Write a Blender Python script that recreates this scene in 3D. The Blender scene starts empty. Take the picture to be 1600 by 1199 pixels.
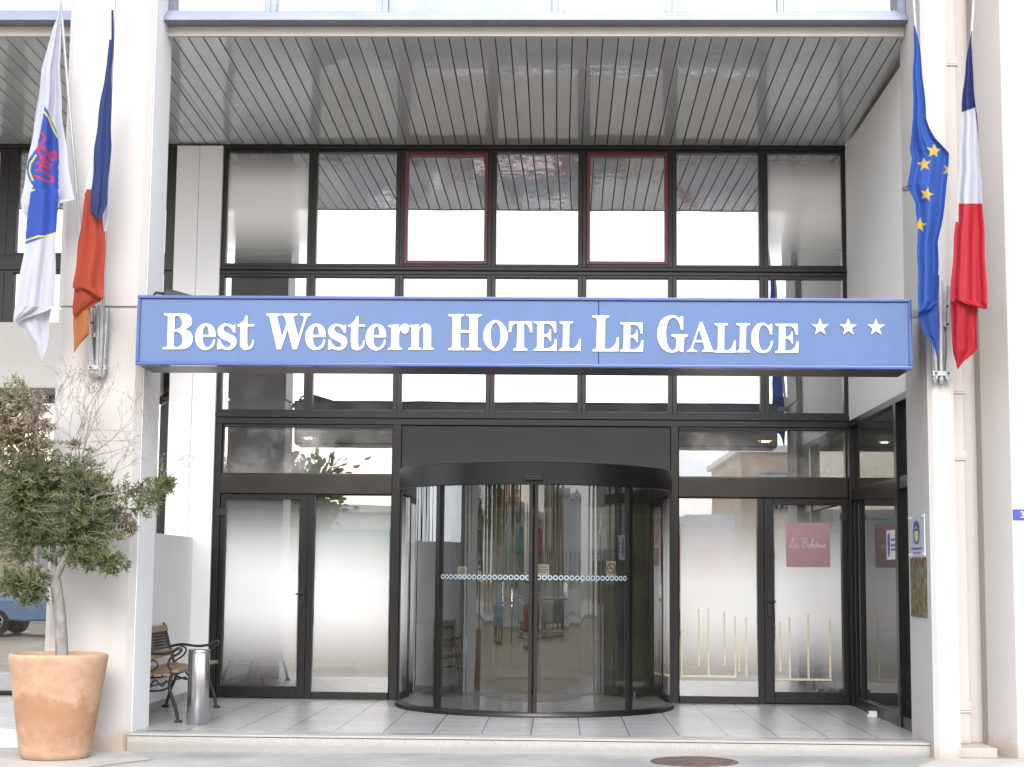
import bpy, bmesh, math, random
from mathutils import Vector, Matrix
random.seed(11)
S = bpy.context.scene
COL = S.collection
R = math.radians

# ------------------------------------------------------------------ camera model (measured from the photograph)
F_PX, CX, CY, HX, HY, DIST, EYE = 2584.0, 800.0, 599.5, 870.0, 900.0, 17.4, 1.2928
d_ = Vector((HX - CX, HY - CY, F_PX)).normalized()
u_ = Vector((math.sin(R(.36)), -math.cos(R(.36)), 0))
u_ = (u_ - d_ * u_.dot(d_)).normalized()
r_ = d_.cross(u_)
EYEV = Vector((0, -DIST, EYE))
def P(px, py, Y):
    """the point of the vertical plane at depth Y that was measured at (px, py)"""
    c = Vector((px - CX, py - CY, F_PX))
    w = Vector((r_.dot(c), d_.dot(c), u_.dot(c)))
    return EYEV + w * ((Y - EYEV.y) / w.y)
def PX(px, py, Y): return P(px, py, Y).x
def PZ(px, py, Y): return P(px, py, Y).z

cam = bpy.data.objects.new('camera', bpy.data.cameras.new('camera'))
COL.objects.link(cam)
M = Matrix.Identity(4)
for i in range(3):
    w = Vector((r_[i], d_[i], u_[i]))
    M[0][i], M[1][i], M[2][i] = (w if i == 0 else -w)
cam.matrix_world = Matrix.Translation(EYEV) @ M
cam.data.sensor_width = 36
cam.data.lens = 36 * F_PX / 1600
cam.data.clip_end = 2000
cam.data.clip_start = .1
S.camera = cam

# ------------------------------------------------------------------ materials
MATS = {}
class NT:
    def __init__(s, name):
        s.m = bpy.data.materials.new(name); s.m.use_nodes = True
        s.t = s.m.node_tree; s.t.nodes.clear()
        s.out = s.n('ShaderNodeOutputMaterial')
        MATS[name] = s.m
    def n(s, typ, **kw):
        nd = s.t.nodes.new(typ)
        for k, v in kw.items():
            if k.startswith('_'): setattr(nd, k[1:], v)
            else: nd.inputs[k.replace('__', ' ')].default_value = v
        return nd
    def l(s, a, b): s.t.links.new(a, b)
    def noise(s, scale, detail=4, rough=.55, vec=None, stretch=None):
        tc = s.n('ShaderNodeTexCoord')
        src = tc.outputs['Object']
        if stretch:
            mp = s.n('ShaderNodeMapping'); mp.inputs['Scale'].default_value = stretch
            s.l(src, mp.inputs['Vector']); src = mp.outputs[0]
        nz = s.n('ShaderNodeTexNoise', Scale=scale, Detail=detail, Roughness=rough)
        s.l(src, nz.inputs['Vector'])
        return nz.outputs['Fac']
    def ramp(s, fac, stops):
        r = s.n('ShaderNodeValToRGB')
        e = r.color_ramp.elements
        while len(e) < len(stops): e.new(.5)
        for k, (p, c) in enumerate(stops):
            e[k].position = p
            e[k].color = (*c, 1) if len(c) == 3 else c
        s.l(fac, r.inputs[0]); return r.outputs[0]
    def mix(s, fac, a, b, blend='MIX'):
        x = s.n('ShaderNodeMix', _data_type='RGBA', _blend_type=blend)
        for v, i in ((fac, 0), (a, 6), (b, 7)):
            if hasattr(v, 'is_output'): s.l(v, x.inputs[i])
            else: x.inputs[i].default_value = v if i == 0 else (*v, 1)
        return x.outputs[2]
    def math(s, op, a, b=0.0, c=None):
        x = s.n('ShaderNodeMath', _operation=op)
        for i, v in enumerate((a, b, c)):
            if v is None: continue
            if hasattr(v, 'is_output'): s.l(v, x.inputs[i])
            else: x.inputs[i].default_value = v
        return x.outputs[0]
    def maprange(s, v, a, b, c, d, smooth=True):
        x = s.n('ShaderNodeMapRange', _interpolation_type='SMOOTHSTEP' if smooth else 'LINEAR')
        s.l(v, x.inputs[0])
        for i, q in enumerate((a, b, c, d)): x.inputs[i + 1].default_value = q
        return x.outputs[0]
    def xyz(s):
        tc = s.n('ShaderNodeTexCoord'); sp = s.n('ShaderNodeSeparateXYZ')
        s.l(tc.outputs['Object'], sp.inputs[0]); return sp.outputs
    def bump(s, h, strength=.2, dist=.01):
        b = s.n('ShaderNodeBump', Strength=strength, Distance=dist)
        s.l(h, b.inputs['Height']); return b.outputs[0]
    def pbr(s, col, rough=.5, metal=0, spec=.5, coat=0, coat_rough=.05, normal=None, **kw):
        b = s.n('ShaderNodeBsdfPrincipled')
        I = b.inputs
        if hasattr(col, 'is_output'): s.l(col, I['Base Color'])
        else: I['Base Color'].default_value = (*col, 1)
        if hasattr(rough, 'is_output'): s.l(rough, I['Roughness'])
        else: I['Roughness'].default_value = rough
        I['Metallic'].default_value = metal
        I['Specular IOR Level'].default_value = spec
        I['Coat Weight'].default_value = coat
        I['Coat Roughness'].default_value = coat_rough
        if normal is not None: s.l(normal, I['Normal'])
        s.l(b.outputs[0], s.out.inputs[0])
        return b
def simple(name, col, rough=.5, metal=0, var=.08, scale=6, bump=0, bscale=40, **kw):
    t = NT(name)
    n = t.noise(scale)
    c = t.ramp(n, [(.3, [x * (1 - var) for x in col]), (.7, [min(1, x * (1 + var)) for x in col])])
    nm = t.bump(t.noise(bscale, 3), bump, .004) if bump else None
    t.pbr(c, rough, metal, normal=nm, **kw)
    return t.m

def wall_paint(name, col, dirt=.5):
    t = NT(name)
    big = t.noise(.9, 5, .6)
    c = t.ramp(big, [(.3, [x * .955 for x in col]), (.7, col)])
    st = t.noise(5, 6, .7, stretch=(1, 1, .12))          # thin vertical rain streaks
    c = t.mix(t.maprange(st, .56, .8, 0, .22 * dirt), c, [x * y for x, y in zip(col, (.74, .66, .58))])
    z = t.xyz()[2]
    edge = t.math('ADD', z, t.math('MULTIPLY', t.noise(3.5, 6, .7), -.55))
    c = t.mix(t.maprange(edge, -.40, -.20, .6 * dirt, 0), c, (.42, .29, .19))   # rust-brown splash stain at the foot
    sp = t.noise(26, 4, .7)
    c = t.mix(t.maprange(sp, .68, .8, 0, .25 * dirt), c, [x * .55 for x in col])
    nm = t.bump(t.noise(160, 3), .12, .003)
    t.pbr(c, .72, spec=.3, normal=nm)
    return t.m
wall_paint('cream_paint', (.535, .515, .50), 1.0)
wall_paint('grubby_cream_paint', (.545, .515, .495), 1.0)
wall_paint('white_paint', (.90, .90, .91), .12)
wall_paint('pale_wall', (.90, .89, .87), .15)

t = NT('soffit_slat')                                     # glossy lacquered aluminium strips, slightly wavy
at = t.n('ShaderNodeAttribute', _attribute_name='tone')
c = t.mix(at.outputs['Fac'], (.54, .57, .59), (.70, .74, .765))
c = t.mix(t.maprange(t.noise(2.2, 5, .6), .5, .75, 0, .25), c, (.33, .32, .30))
wv = t.n('ShaderNodeMath', _operation='ADD')
t.l(t.noise(3.2, 2, .5, stretch=(2.2, 1.6, 1)), wv.inputs[0]); wv.inputs[1].default_value = 0
bn = t.bump(wv.outputs[0], .13, .012)
pb = t.pbr(c, .3, spec=.3, normal=bn)
gl = t.n('ShaderNodeBsdfGlossy', Roughness=.025); gl.inputs['Color'].default_value = (.96, .98, 1, 1); t.l(bn, gl.inputs['Normal'])
lw = t.n('ShaderNodeFresnel', IOR=1.75); t.l(bn, lw.inputs['Normal'])
mx = t.n('ShaderNodeMixShader'); t.l(t.math('MULTIPLY', lw.outputs[0], 1.0), mx.inputs[0]); t.l(pb.outputs[0], mx.inputs[1]); t.l(gl.outputs[0], mx.inputs[2]); t.l(mx.outputs[0], t.out.inputs[0])
simple('slat_gap', (.035, .028, .026), .8)
simple('fascia_grey', (.50, .47, .45), .45, var=.05)
simple('blue_grey_aluminium', (.20, .23, .315), .35, .25, var=.1, scale=4)
t = NT('dark_anodised')
c = t.ramp(t.noise(3, 5, .6, stretch=(1, 1, .4)), [(.3, (.0085, .0082, .0092)), (.7, (.0135, .0125, .0132))])
t.pbr(c, .34, .2, spec=.5)
simple('bronze_anodised', (.040, .034, .032), .3, .5, var=.15, scale=3)
simple('charcoal_panel', (.019, .019, .024), .28, .2, var=.12, scale=2)
simple('burgundy_lacquer', (.17, .025, .042), .35, var=.1)
simple('black_plastic', (.012, .012, .013), .4)
simple('rubber', (.02, .02, .02), .8)
simple('grey_panel', (.36, .36, .34), .45, var=.06, scale=1.5)
simple('white_plastic', (.78, .79, .80), .4)

def glass(name, refl, tint, wav=.02, grime_haze=0.0, wscale=(1, 1, 1), spread=.25):
    t = NT(name)
    nm = t.bump(t.noise(1.1, 2, .5, stretch=wscale), wav, .05)
    g = t.n('ShaderNodeBsdfGlossy', Roughness=.004)
    t.l(nm, g.inputs['Normal'])
    g.inputs['Color'].default_value = (.97, .98, 1, 1)
    tr = t.n('ShaderNodeBsdfTransparent'); tr.inputs['Color'].default_value = (*tint, 1)
    lw = t.n('ShaderNodeLayerWeight', Blend=.45)
    f = t.math('ADD', t.math('MULTIPLY', lw.outputs['Facing'], spread), refl)
    mx = t.n('ShaderNodeMixShader')
    t.l(f, mx.inputs[0]); t.l(tr.outputs[0], mx.inputs[1]); t.l(g.outputs[0], mx.inputs[2])
    res = mx.outputs[0]
    if grime_haze:
        df = t.n('ShaderNodeBsdfDiffuse'); df.inputs['Color'].default_value = (.75, .75, .72, 1)
        m2 = t.n('ShaderNodeMixShader')
        t.l(t.maprange(t.noise(1.6, 6, .65), .35, .8, .01, grime_haze), m2.inputs[0])
        t.l(res, m2.inputs[1]); t.l(df.outputs[0], m2.inputs[2]); res = m2.outputs[0]
    t.l(res, t.out.inputs[0])
    return t.m
glass('mirror_glass', .47, (.30, .30, .27), .016, .09)
glass('ribbon_glass', .30, (.22, .26, .32), .012, .03)
glass('transom_glass', .36, (.66, .68, .62), .01, .42)  # strong diffuse haze paints a pale milky reflection into the transoms
glass('entrance_glass', .34, (.66, .68, .62), .01, .03)
glass('drum_glass', .11, (.54, .56, .43), .20, .02, (7, 7, .08), .6)
glass('side_glass', .10, (.50, .55, .50), .01, .02)
glass('car_glass', .3, (.12, .13, .13), 0)

def film(name, zc, half_up, half_dn, peak):
    """white frosting sheet: dense in the middle of the pane, thinning to clear at head and foot"""
    t = NT(name)
    z = t.xyz()[2]
    up = t.maprange(z, zc + .1, zc + half_up, peak, 0, True)
    dn = t.maprange(z, zc - .1, zc - half_dn, peak, .0, True)
    f = t.math('MINIMUM', up, dn)
    tr = t.n('ShaderNodeBsdfTransparent')
    df = t.n('ShaderNodeBsdfPrincipled', Roughness=.5); df.inputs['Base Color'].default_value = (.95, .95, .94, 1); df.inputs['Coat Weight'].default_value = 1; df.inputs['Coat IOR'].default_value = 2.0; df.inputs['Coat Roughness'].default_value = .06
    mx = t.n('ShaderNodeMixShader')
    t.l(f, mx.inputs[0]); t.l(tr.outputs[0], mx.inputs[1]); t.l(df.outputs[0], mx.inputs[2])
    t.l(mx.outputs[0], t.out.inputs[0])
film('frosted_film', 1.06, 1.1, 1.0, 1.0)
film('frosted_film_upper', 5.28, .62, .78, 1.0)

# sign
t = NT('sign_blue')
c = t.ramp(t.noise(1.6, 5, .6, stretch=(3, 1, .5)), [(.3, (.019, .080, .245)), (.7, (.024, .094, .28))])
t.pbr(c, .25, spec=.5, coat=.9, coat_rough=.08, normal=t.bump(t.noise(1.0, 2, .5, stretch=(1, 1, 2)), .05, .02))
simple('sign_trim_blue', (.018, .058, .25), .25, var=.08, coat=.6)
simple('sign_top_matte', (.16, .16, .20), .9, var=.2)  # matte top out of view, added to stop sky glints in the ceiling strips
simple('sign_underside', (.05, .035, .034), .35)
simple('letter_white', (.66, .66, .67), .35, var=.015)

# ground
t = NT('terrace_tile')
tc = t.n('ShaderNodeTexCoord'); mp = t.n('ShaderNodeMapping')
mp.inputs['Location'].default_value = (.205, .12, 0)
t.l(tc.outputs['Object'], mp.inputs['Vector'])
br = t.n('ShaderNodeTexBrick', _offset=0.0, Scale=1.0)
br.inputs['Brick Width'].default_value = .405; br.inputs['Row Height'].default_value = .405
br.inputs['Mortar Size'].default_value = .0055; br.inputs['Mortar Smooth'].default_value = .2
br.inputs['Color1'].default_value = (.41, .415, .43, 1); br.inputs['Color2'].default_value = (.475, .475, .48, 1)
br.inputs['Mortar'].default_value = (.10, .10, .10, 1)
t.l(mp.outputs[0], br.inputs['Vector'])
c = t.mix(t.maprange(t.noise(2.0, 3, .5, stretch=(1, 1.8, 1)), .40, .75, 0, .25), br.outputs[0], (.33, .325, .32))
t.pbr(c, .27, spec=.5)
t = NT('border_tile')
tc = t.n('ShaderNodeTexCoord')
br = t.n('ShaderNodeTexBrick', _offset=0.0, Scale=1.0)
br.inputs['Brick Width'].default_value = .34; br.inputs['Row Height'].default_value = 3
br.inputs['Mortar Size'].default_value = .005
br.inputs['Bias'].default_value = -.1
br.inputs['Color1'].default_value = (.24, .24, .25, 1); br.inputs['Color2'].default_value = (.46, .45, .44, 1)
br.inputs['Mortar'].default_value = (.36, .36, .36, 1)
t.l(tc.outputs['Object'], br.inputs['Vector'])
c = t.mix(t.maprange(t.noise(7, 5, .7), .4, .75, 0, .5), br.outputs[0], (.33, .32, .31))
t.pbr(c, .3, spec=.5)
t = NT('granite_kerb')
c = t.ramp(t.noise(90, 4, .75), [(.3, (.31, .295, .285)), (.5, (.42, .40, .385)), (.72, (.50, .475, .46))])
c = t.mix(t.maprange(t.noise(2.2, 6, .7), .45, .75, 0, .5), c, (.36, .33, .30))
z = t.xyz()[2]
c = t.mix(t.maprange(t.math('ADD', z, t.math('MULTIPLY', t.noise(6, 5, .7), -.04)), -.115, -.06, .6, 0), c, (.26, .25, .235))
t.pbr(c, .75, spec=.3, normal=t.bump(t.noise(120, 3), .25, .003))
t = NT('pavement_asphalt')
c = t.ramp(t.noise(1.1, 7, .62), [(.32, (.24, .25, .24)), (.5, (.32, .325, .315)), (.68, (.43, .425, .41))])
c = t.mix(t.maprange(t.noise(140, 3, .8), .45, .75, 0, .35), c, (.40, .39, .37))
c = t.mix(t.maprange(t.noise(4, 6, .7), .62, .8, 0, .55), c, (.09, .09, .085))
t.pbr(c, .7, spec=.3, normal=t.bump(t.noise(170, 3), .3, .004))
simple('road_asphalt', (.25, .205, .145), .8, var=.25, scale=2, bump=.2, bscale=90)
simple('pale_concrete', (.43, .405, .38), .8, var=.12, scale=3, bump=.2, bscale=80)
simple('line_white', (.55, .55, .53), .7, var=.2, scale=6)
simple('rust_iron', (.125, .085, .075), .6, .3, var=.35, scale=9, bump=.3, bscale=60)

# furniture, plants
t = NT('terracotta')
nz = t.noise(2.6, 6, .62)
z = t.xyz()[2]
c = t.ramp(t.noise(4.5, 6, .65, stretch=(1, 1, 1.6)), [(.3, (.40, .245, .155)), (.5, (.46, .295, .195)), (.7, (.52, .36, .255))])
lo = t.math('ADD', z, t.math('MULTIPLY', t.math('SUBTRACT', nz, .5), .75))
band = t.math('MULTIPLY', t.maprange(lo, .46, .40, 0, 1), t.maprange(lo, .10, .24, 0, 1))
c = t.mix(t.math('MULTIPLY', band, .6), c, (.33, .165, .085))
c = t.mix(t.maprange(t.noise(3.3, 5, .7), .56, .72, 0, .7), c, (.56, .37, .25))
c = t.mix(t.maprange(t.noise(11, 6, .75), .66, .78, 0, .5), c, (.66, .56, .47))
t.pbr(c, .8, spec=.2, normal=t.bump(t.noise(55, 4, .6, stretch=(1, 1, 4)), .2, .004))
simple('soil', (.10, .065, .04), .95, var=.4, scale=30, bump=.6, bscale=50)
t = NT('brushed_steel')
c = t.ramp(t.noise(60, 3, .6, stretch=(1, 1, .03)), [(.3, (.44, .43, .44)), (.7, (.60, .59, .60))])
b = t.pbr(c, .27, 1.0)
simple('galvanised', (.46, .47, .48), .4, .6, var=.12, scale=14)
simple('cast_iron', (.040, .034, .032), .5, .3, var=.3, scale=20)
t = NT('bench_wood')
c = t.ramp(t.noise(14, 5, .65, stretch=(6, .5, 6)), [(.3, (.23, .155, .095)), (.6, (.33, .235, .15)), (.8, (.40, .30, .20))])
t.pbr(c, .6, spec=.3)
t = NT('bark')
c = t.ramp(t.noise(28, 6, .7, stretch=(1, 1, .35)), [(.3, (.16, .145, .135)), (.6, (.30, .28, .265)), (.8, (.40, .385, .37))])
t.pbr(c, .9, spec=.2, normal=t.bump(t.noise(50, 5, .7), .5, .006))
simple('dry_twig', (.26, .215, .20), .9, var=.25, scale=30)
def leaf_mat(name, a, b_, trans=.25):
    t = NT(name)
    oi = t.n('ShaderNodeAttribute', _attribute_name='tone')
    c = t.mix(oi.outputs['Fac'], a, b_)
    pr = t.n('ShaderNodeBsdfPrincipled', Roughness=.42)
    pr.inputs['Specular IOR Level'].default_value = .4
    t.l(c, pr.inputs['Base Color'])
    tl = t.n('ShaderNodeBsdfTranslucent'); t.l(c, tl.inputs['Color'])
    mx = t.n('ShaderNodeMixShader', Fac=trans)
    t.l(pr.outputs[0], mx.inputs[1]); t.l(tl.outputs[0], mx.inputs[2]); t.l(mx.outputs[0], t.out.inputs[0])
leaf_mat('green_leaf', (.070, .090, .036), (.27, .30, .145), .35)
leaf_mat('dry_leaf', (.24, .165, .105), (.50, .42, .30))
leaf_mat('street_leaf', (.05, .085, .03), (.13, .19, .06))
t = NT('flag_cloth')
at = t.n('ShaderNodeAttribute', _attribute_name='dye')
wv = t.n('ShaderNodeTexWave', Scale=160, Distortion=.5)
tcc = t.n('ShaderNodeTexCoord'); t.l(tcc.outputs['Object'], wv.inputs[0])
pr = t.n('ShaderNodeBsdfPrincipled', Roughness=.6)
pr.inputs['Specular IOR Level'].default_value = .25
t.l(at.outputs['Color'], pr.inputs['Base Color'])
t.l(t.bump(t.noise(22, 3, .5), .25, .006), pr.inputs['Normal'])
tl = t.n('ShaderNodeBsdfTranslucent'); t.l(at.outputs['Color'], tl.inputs['Color'])
mx = t.n('ShaderNodeMixShader', Fac=.28)
t.l(pr.outputs[0], mx.inputs[1]); t.l(tl.outputs[0], mx.inputs[2]); t.l(mx.outputs[0], t.out.inputs[0])

# interior, signs
simple('lobby_wall', (.50, .49, .36), .7, var=.05)
simple('lobby_upper_wall', (.62, .61, .50), .7, var=.05)
simple('lobby_ceiling', (.45, .44, .38), .8)
simple('lobby_door_paint', (.42, .42, .36), .5)
simple('lobby_floor', (.20, .19, .17), .3, var=.2, scale=3)
simple('door_mat', (.11, .09, .082), .55, var=.3, scale=5)
simple('brass_yellow', (.70, .64, .46), .4, var=.1)
simple('brown_pot', (.15, .07, .045), .6)
simple('paper_white', (.78, .79, .82), .5, var=.03)
simple('logo_blue', (.045, .07, .33), .4)
simple('logo_yellow', (.52, .55, .12), .4)
simple('sign_red', (.55, .03, .04), .4)
simple('sign_green', (.25, .55, .05), .4)
simple('rose_panel', (.40, .235, .262), .5, var=.08)
simple('dot_blue', (.36, .46, .53), .5)
simple('clear_acrylic', (.70, .72, .78), .08, coat=.6)
t = NT('photo_print')                                     # abstract reddish-brown and green picture panel
c = t.ramp(t.noise(17, 3, .6), [(.28, (.03, .015, .01)), (.42, (.10, .045, .028)), (.52, (.16, .11, .06)), (.60, (.09, .15, .03)), (.68, (.30, .24, .2)), (.8, (.2, .05, .04))])
t.pbr(c, .5, spec=.25)
t = NT('lamp_glow')
em = t.n('ShaderNodeEmission', Strength=60.0); em.inputs['Color'].default_value = (1, .55, .22, 1)
t.l(em.outputs[0], t.out.inputs[0])
# street behind the camera
simple('render_pale', (.70, .66, .58), .8, var=.08, scale=1)
simple('render_tan', (.58, .46, .34), .8, var=.1, scale=1)
simple('render_white', (.78, .78, .76), .8, var=.05, scale=1)
simple('roof_tile', (.42, .19, .10), .8, var=.25, scale=8)
simple('shutter_grey', (.22, .23, .24), .6)
simple('shop_green', (.05, .30, .22), .6)
simple('awning_red', (.45, .04, .05), .7)
def car_paint(name, col): simple(name, col, .3, .1, var=.03, coat=1.0, coat_rough=.03)
car_paint('car_blue', (.16, .28, .46)); car_paint('car_white', (.72, .72, .72)); car_paint('car_red', (.38, .02, .025))
car_paint('car_grey', (.17, .17, .18)); car_paint('car_black', (.02, .02, .022)); car_paint('car_silver', (.48, .48, .48))
simple('alloy', (.5, .5, .51), .3, .9)

# ------------------------------------------------------------------ mesh helpers
class MB:
    def __init__(s): s.v = []; s.f = []; s.m = []; s.sm = []; s.tone = None
    def add(s, vs, fs, mi=0, smooth=False):
        o = len(s.v); s.v += [tuple(x) for x in vs]
        for f in fs: s.f.append([o + i for i in f]); s.m.append(mi); s.sm.append(smooth)
    def box(s, x0, x1, y0, y1, z0, z1, mi=0):
        if x0 > x1: x0, x1 = x1, x0
        if y0 > y1: y0, y1 = y1, y0
        if z0 > z1: z0, z1 = z1, z0
        vs = [(x, y, z) for z in (z0, z1) for y in (y0, y1) for x in (x0, x1)]
        s.add(vs, [(0, 2, 3, 1), (4, 5, 7, 6), (0, 1, 5, 4), (2, 6, 7, 3), (0, 4, 6, 2), (1, 3, 7, 5)], mi)
    def prism(s, poly, axis, a, b, mi=0):
        """extrude a 2-D polygon along an axis (0 x, 1 y, 2 z)"""
        def mk(p, t):
            q = list(p); q.insert(axis, t); return q
        n = len(poly)
        vs = [mk(p, a) for p in poly] + [mk(p, b) for p in poly]
        fs = [list(range(n))[::-1], list(range(n, 2 * n))] + [(i, (i + 1) % n, n + (i + 1) % n, n + i) for i in range(n)]
        s.add(vs, fs, mi)
    def tube(s, pts, rad, n=8, mi=0, cap=True, smooth=True):
        pts = [Vector(p) for p in pts]
        if not isinstance(rad, (list, tuple)): rad = [rad] * len(pts)
        vs, fs = [], []
        prev = None
        for i, p in enumerate(pts):
            a = pts[max(0, i - 1)]; b = pts[min(len(pts) - 1, i + 1)]
            t = (b - a)
            t = t.normalized() if t.length > 1e-9 else Vector((0, 0, 1))
            if prev is None:
                x = t.orthogonal().normalized()
            else:
                x = prev - t * prev.dot(t)
                x = x.normalized() if x.length > 1e-6 else t.orthogonal().normalized()
            prev = x; y = t.cross(x)
            for k in range(n):
                an = 2 * math.pi * k / n
                vs.append(p + (x * math.cos(an) + y * math.sin(an)) * rad[i])
        for i in range(len(pts) - 1):
            for k in range(n):
                fs.append((i * n + k, i * n + (k + 1) % n, (i + 1) * n + (k + 1) % n, (i + 1) * n + k))
        s.add(vs, fs, mi, smooth)
        if cap:
            s.add(vs[:n], [list(range(n))[::-1]], mi); s.add(vs[-n:], [list(range(n))], mi)
    def lathe(s, prof, c=(0, 0, 0), n=48, mi=0, smooth=True, a0=0, a1=2 * math.pi, close=True):
        vs, fs = [], []
        full = abs(a1 - a0 - 2 * math.pi) < 1e-6
        m = n if full else n + 1
        for r, z in prof:
            for k in range(m):
                an = a0 + (a1 - a0) * k / n
                vs.append((c[0] + r * math.cos(an), c[1] + r * math.sin(an), c[2] + z))
        for i in range(len(prof) - 1):
            for k in range(n):
                k2 = (k + 1) % m if full else k + 1
                fs.append((i * m + k, i * m + k2, (i + 1) * m + k2, (i + 1) * m + k))
        s.add(vs, fs, mi, smooth)
    def build(s, name, mats, parent=None, bevel=0, seg=2, attr=None):
        me = bpy.data.meshes.new(name)
        me.from_pydata(s.v, [], s.f)
        if isinstance(mats, str): mats = [mats]
        for k in mats: me.materials.append(MATS[k])
        me.polygons.foreach_set('material_index', s.m)
        me.polygons.foreach_set('use_smooth', s.sm)
        if attr:
            nm, typ, vals = attr
            at = me.attributes.new(nm, typ, 'POINT')
            if typ == 'FLOAT': at.data.foreach_set('value', vals)
            else: at.data.foreach_set('color', [q for v in vals for q in v])
        bm = bmesh.new(); bm.from_mesh(me)
        if not attr: bmesh.ops.recalc_face_normals(bm, faces=bm.faces)
        bm.to_mesh(me); bm.free()
        o = bpy.data.objects.new(name, me); COL.objects.link(o)
        if parent is not None: o.parent = parent
        if bevel:
            md = o.modifiers.new('bevel', 'BEVEL'); md.width = bevel; md.segments = seg; md.limit_method = 'ANGLE'
            md.angle_limit = R(50)
        return o
def tag(o, label=None, cat=None, group=None, kind=None):
    for k, v in (('label', label), ('category', cat), ('group', group), ('kind', kind)):
        if v: o[k] = v
    return o
def empty(name, loc=(0, 0, 0)):
    o = bpy.data.objects.new(name, None); o.empty_display_size = .2
    COL.objects.link(o); o.location = loc
    return o
def box_obj(name, mat, parent, *b, bevel=0):
    m = MB(); m.box(*b); return m.build(name, mat, parent, bevel)

# ------------------------------------------------------------------ setting: ground
WALK = -.12
m = MB(); m.add([(-12, -6.6, WALK - .07), (12, -6.6, WALK + .07), (12, 3, WALK + .07), (-12, 3, WALK - .07)], [(0, 1, 2, 3)])
tag(m.build('pavement', 'pavement_asphalt'), kind='structure')
def pz(x): return WALK + .07 * x / 12 + .004
for poly in ([(-6.2, -5.6), (-3.55, -5.3), (-3.1, -4.55), (-3.45, -3.96), (-6.2, -3.75)], [(2.35, -5.6), (2.75, -4.6), (3.0, -4.12), (6, -4.08), (6, -5.6)]):
    m = MB(); m.add([(x, y, pz(x)) for x, y in poly], [tuple(range(5))]); tag(m.build('pavement_patch', 'pale_concrete'), kind='structure')
m = MB(); m.add([(-300, -300, -.26), (300, -300, -.26), (300, 300, -.26), (-300, 300, -.26)], [(0, 1, 2, 3)])
tag(m.build('ground', 'road_asphalt'), kind='structure')
m = MB(); m.prism([(-12, -.32), (12, -.32), (12, WALK + .073), (-12, WALK - .067)], 1, -6.75, -6.6)
tag(m.build('pavement_kerb', 'pale_concrete', bevel=.01), kind='structure')
m = MB(); m.box(-60, 60, -60, -31.5, -.30, WALK)
tag(m.build('far_pavement', 'pale_concrete'), kind='structure')
m = MB()
for k in range(14): m.add([(-16 + k * 2.6, -24.6, -.256), (-15.88 + k * 2.6, -24.6, -.256), (-15.88 + k * 2.6, -19.6, -.256), (-16 + k * 2.6, -19.6, -.256)], [(0, 1, 2, 3)])
tag(m.build('road_markings', 'line_white'), kind='structure')
# terrace: tiled slab, border row, granite kerb, all butted
KX0, KX1 = -3.445, 2.974
KY = -3.95
m = MB(); m.box(-9, 3.05, -3.44, 1.0, WALK, 0); m.box(KX0, KX1, KY + .33, -3.44, WALK, 0)
tag(m.build('terrace_floor', 'terrace_tile'), kind='structure')
m = MB(); m.box(KX0, KX1, KY + .16, KY + .33, WALK, 0)
tag(m.build('terrace_border', 'border_tile'), kind='structure')
m = MB()
m.box(KX0, KX1, KY, KY + .16, WALK - .06, -.020); m.box(KX0, KX1, KY + .012, KY + .16, -.020, -.014); m.box(KX0, KX1, KY - .008, KY + .16, -.014, .002)
tag(m.build('granite_kerb', 'granite_kerb', bevel=.006), kind='structure')
m = MB(); m.box(-9, -4.17, -3.72, -3.44, WALK - .06, .002)
tag(m.build('side_kerb', 'line_white', bevel=.01), kind='structure')

# ------------------------------------------------------------------ hotel building
H = empty('hotel_building')
tag(H, 'cream hotel entrance front with tall dark framed glazing under a grey slatted ceiling', 'building')
# columns
def column(x0, x1, y0, y1, mat, cham=.05, gz=3.47, top=9.2):
    m = MB()
    poly = [(x0, y1), (x0, y0 + cham), (x0 + cham, y0), (x1 - cham, y0), (x1, y0 + cham), (x1, y1)]
    inner = [(x0 + .02, y1), (x0 + .02, y0 + cham), (x0 + cham, y0 + .02), (x1 - cham, y0 + .02), (x1 - .02, y0 + cham), (x1 - .02, y1)]
    m.prism(poly, 2, WALK - .06, gz - .012); m.prism(inner, 2, gz - .012, gz + .012); m.prism(poly, 2, gz + .012, top)
    return m.build('column', mat, H, .004)
column(-4.165, -3.44, -3.93, -3.3, 'cream_paint')
m = MB(); m.box(-3.442, -3.434, -3.865, -3.302, WALK - .04, 3.455); m.box(-3.442, -3.434, -3.865, -3.302, 3.485, 9.1); m.build('lightened_inner_face', 'white_paint', H, .002)  # white sheet over the cream column, painting missing fill light onto this face
column(2.975, 3.185, -4.1, -3.25, 'cream_paint', .035, 3.49)
# recess with the downpipe, far pilaster at the right edge
m = MB(); m.box(3.185, 3.49, -3.55, -3.25, -.03, 9.2); m.box(3.185, 3.49, -3.98, -3.55, WALK - .06, -.03)
m.build('recessed_wall', 'grubby_cream_paint', H, .004)
m = MB(); m.prism([(3.49, -3.25), (3.49, -3.72), (3.635, -4.05), (12, -4.05), (12, -3.25)], 2, WALK, 9.2)
m.build('pilaster', 'cream_paint', H, .006)
# side wall above the side glazing
box_obj('side_wall', 'pale_wall', H, 3.05, 3.30, -3.25, 1.0, 2.93, 5.86)
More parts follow.
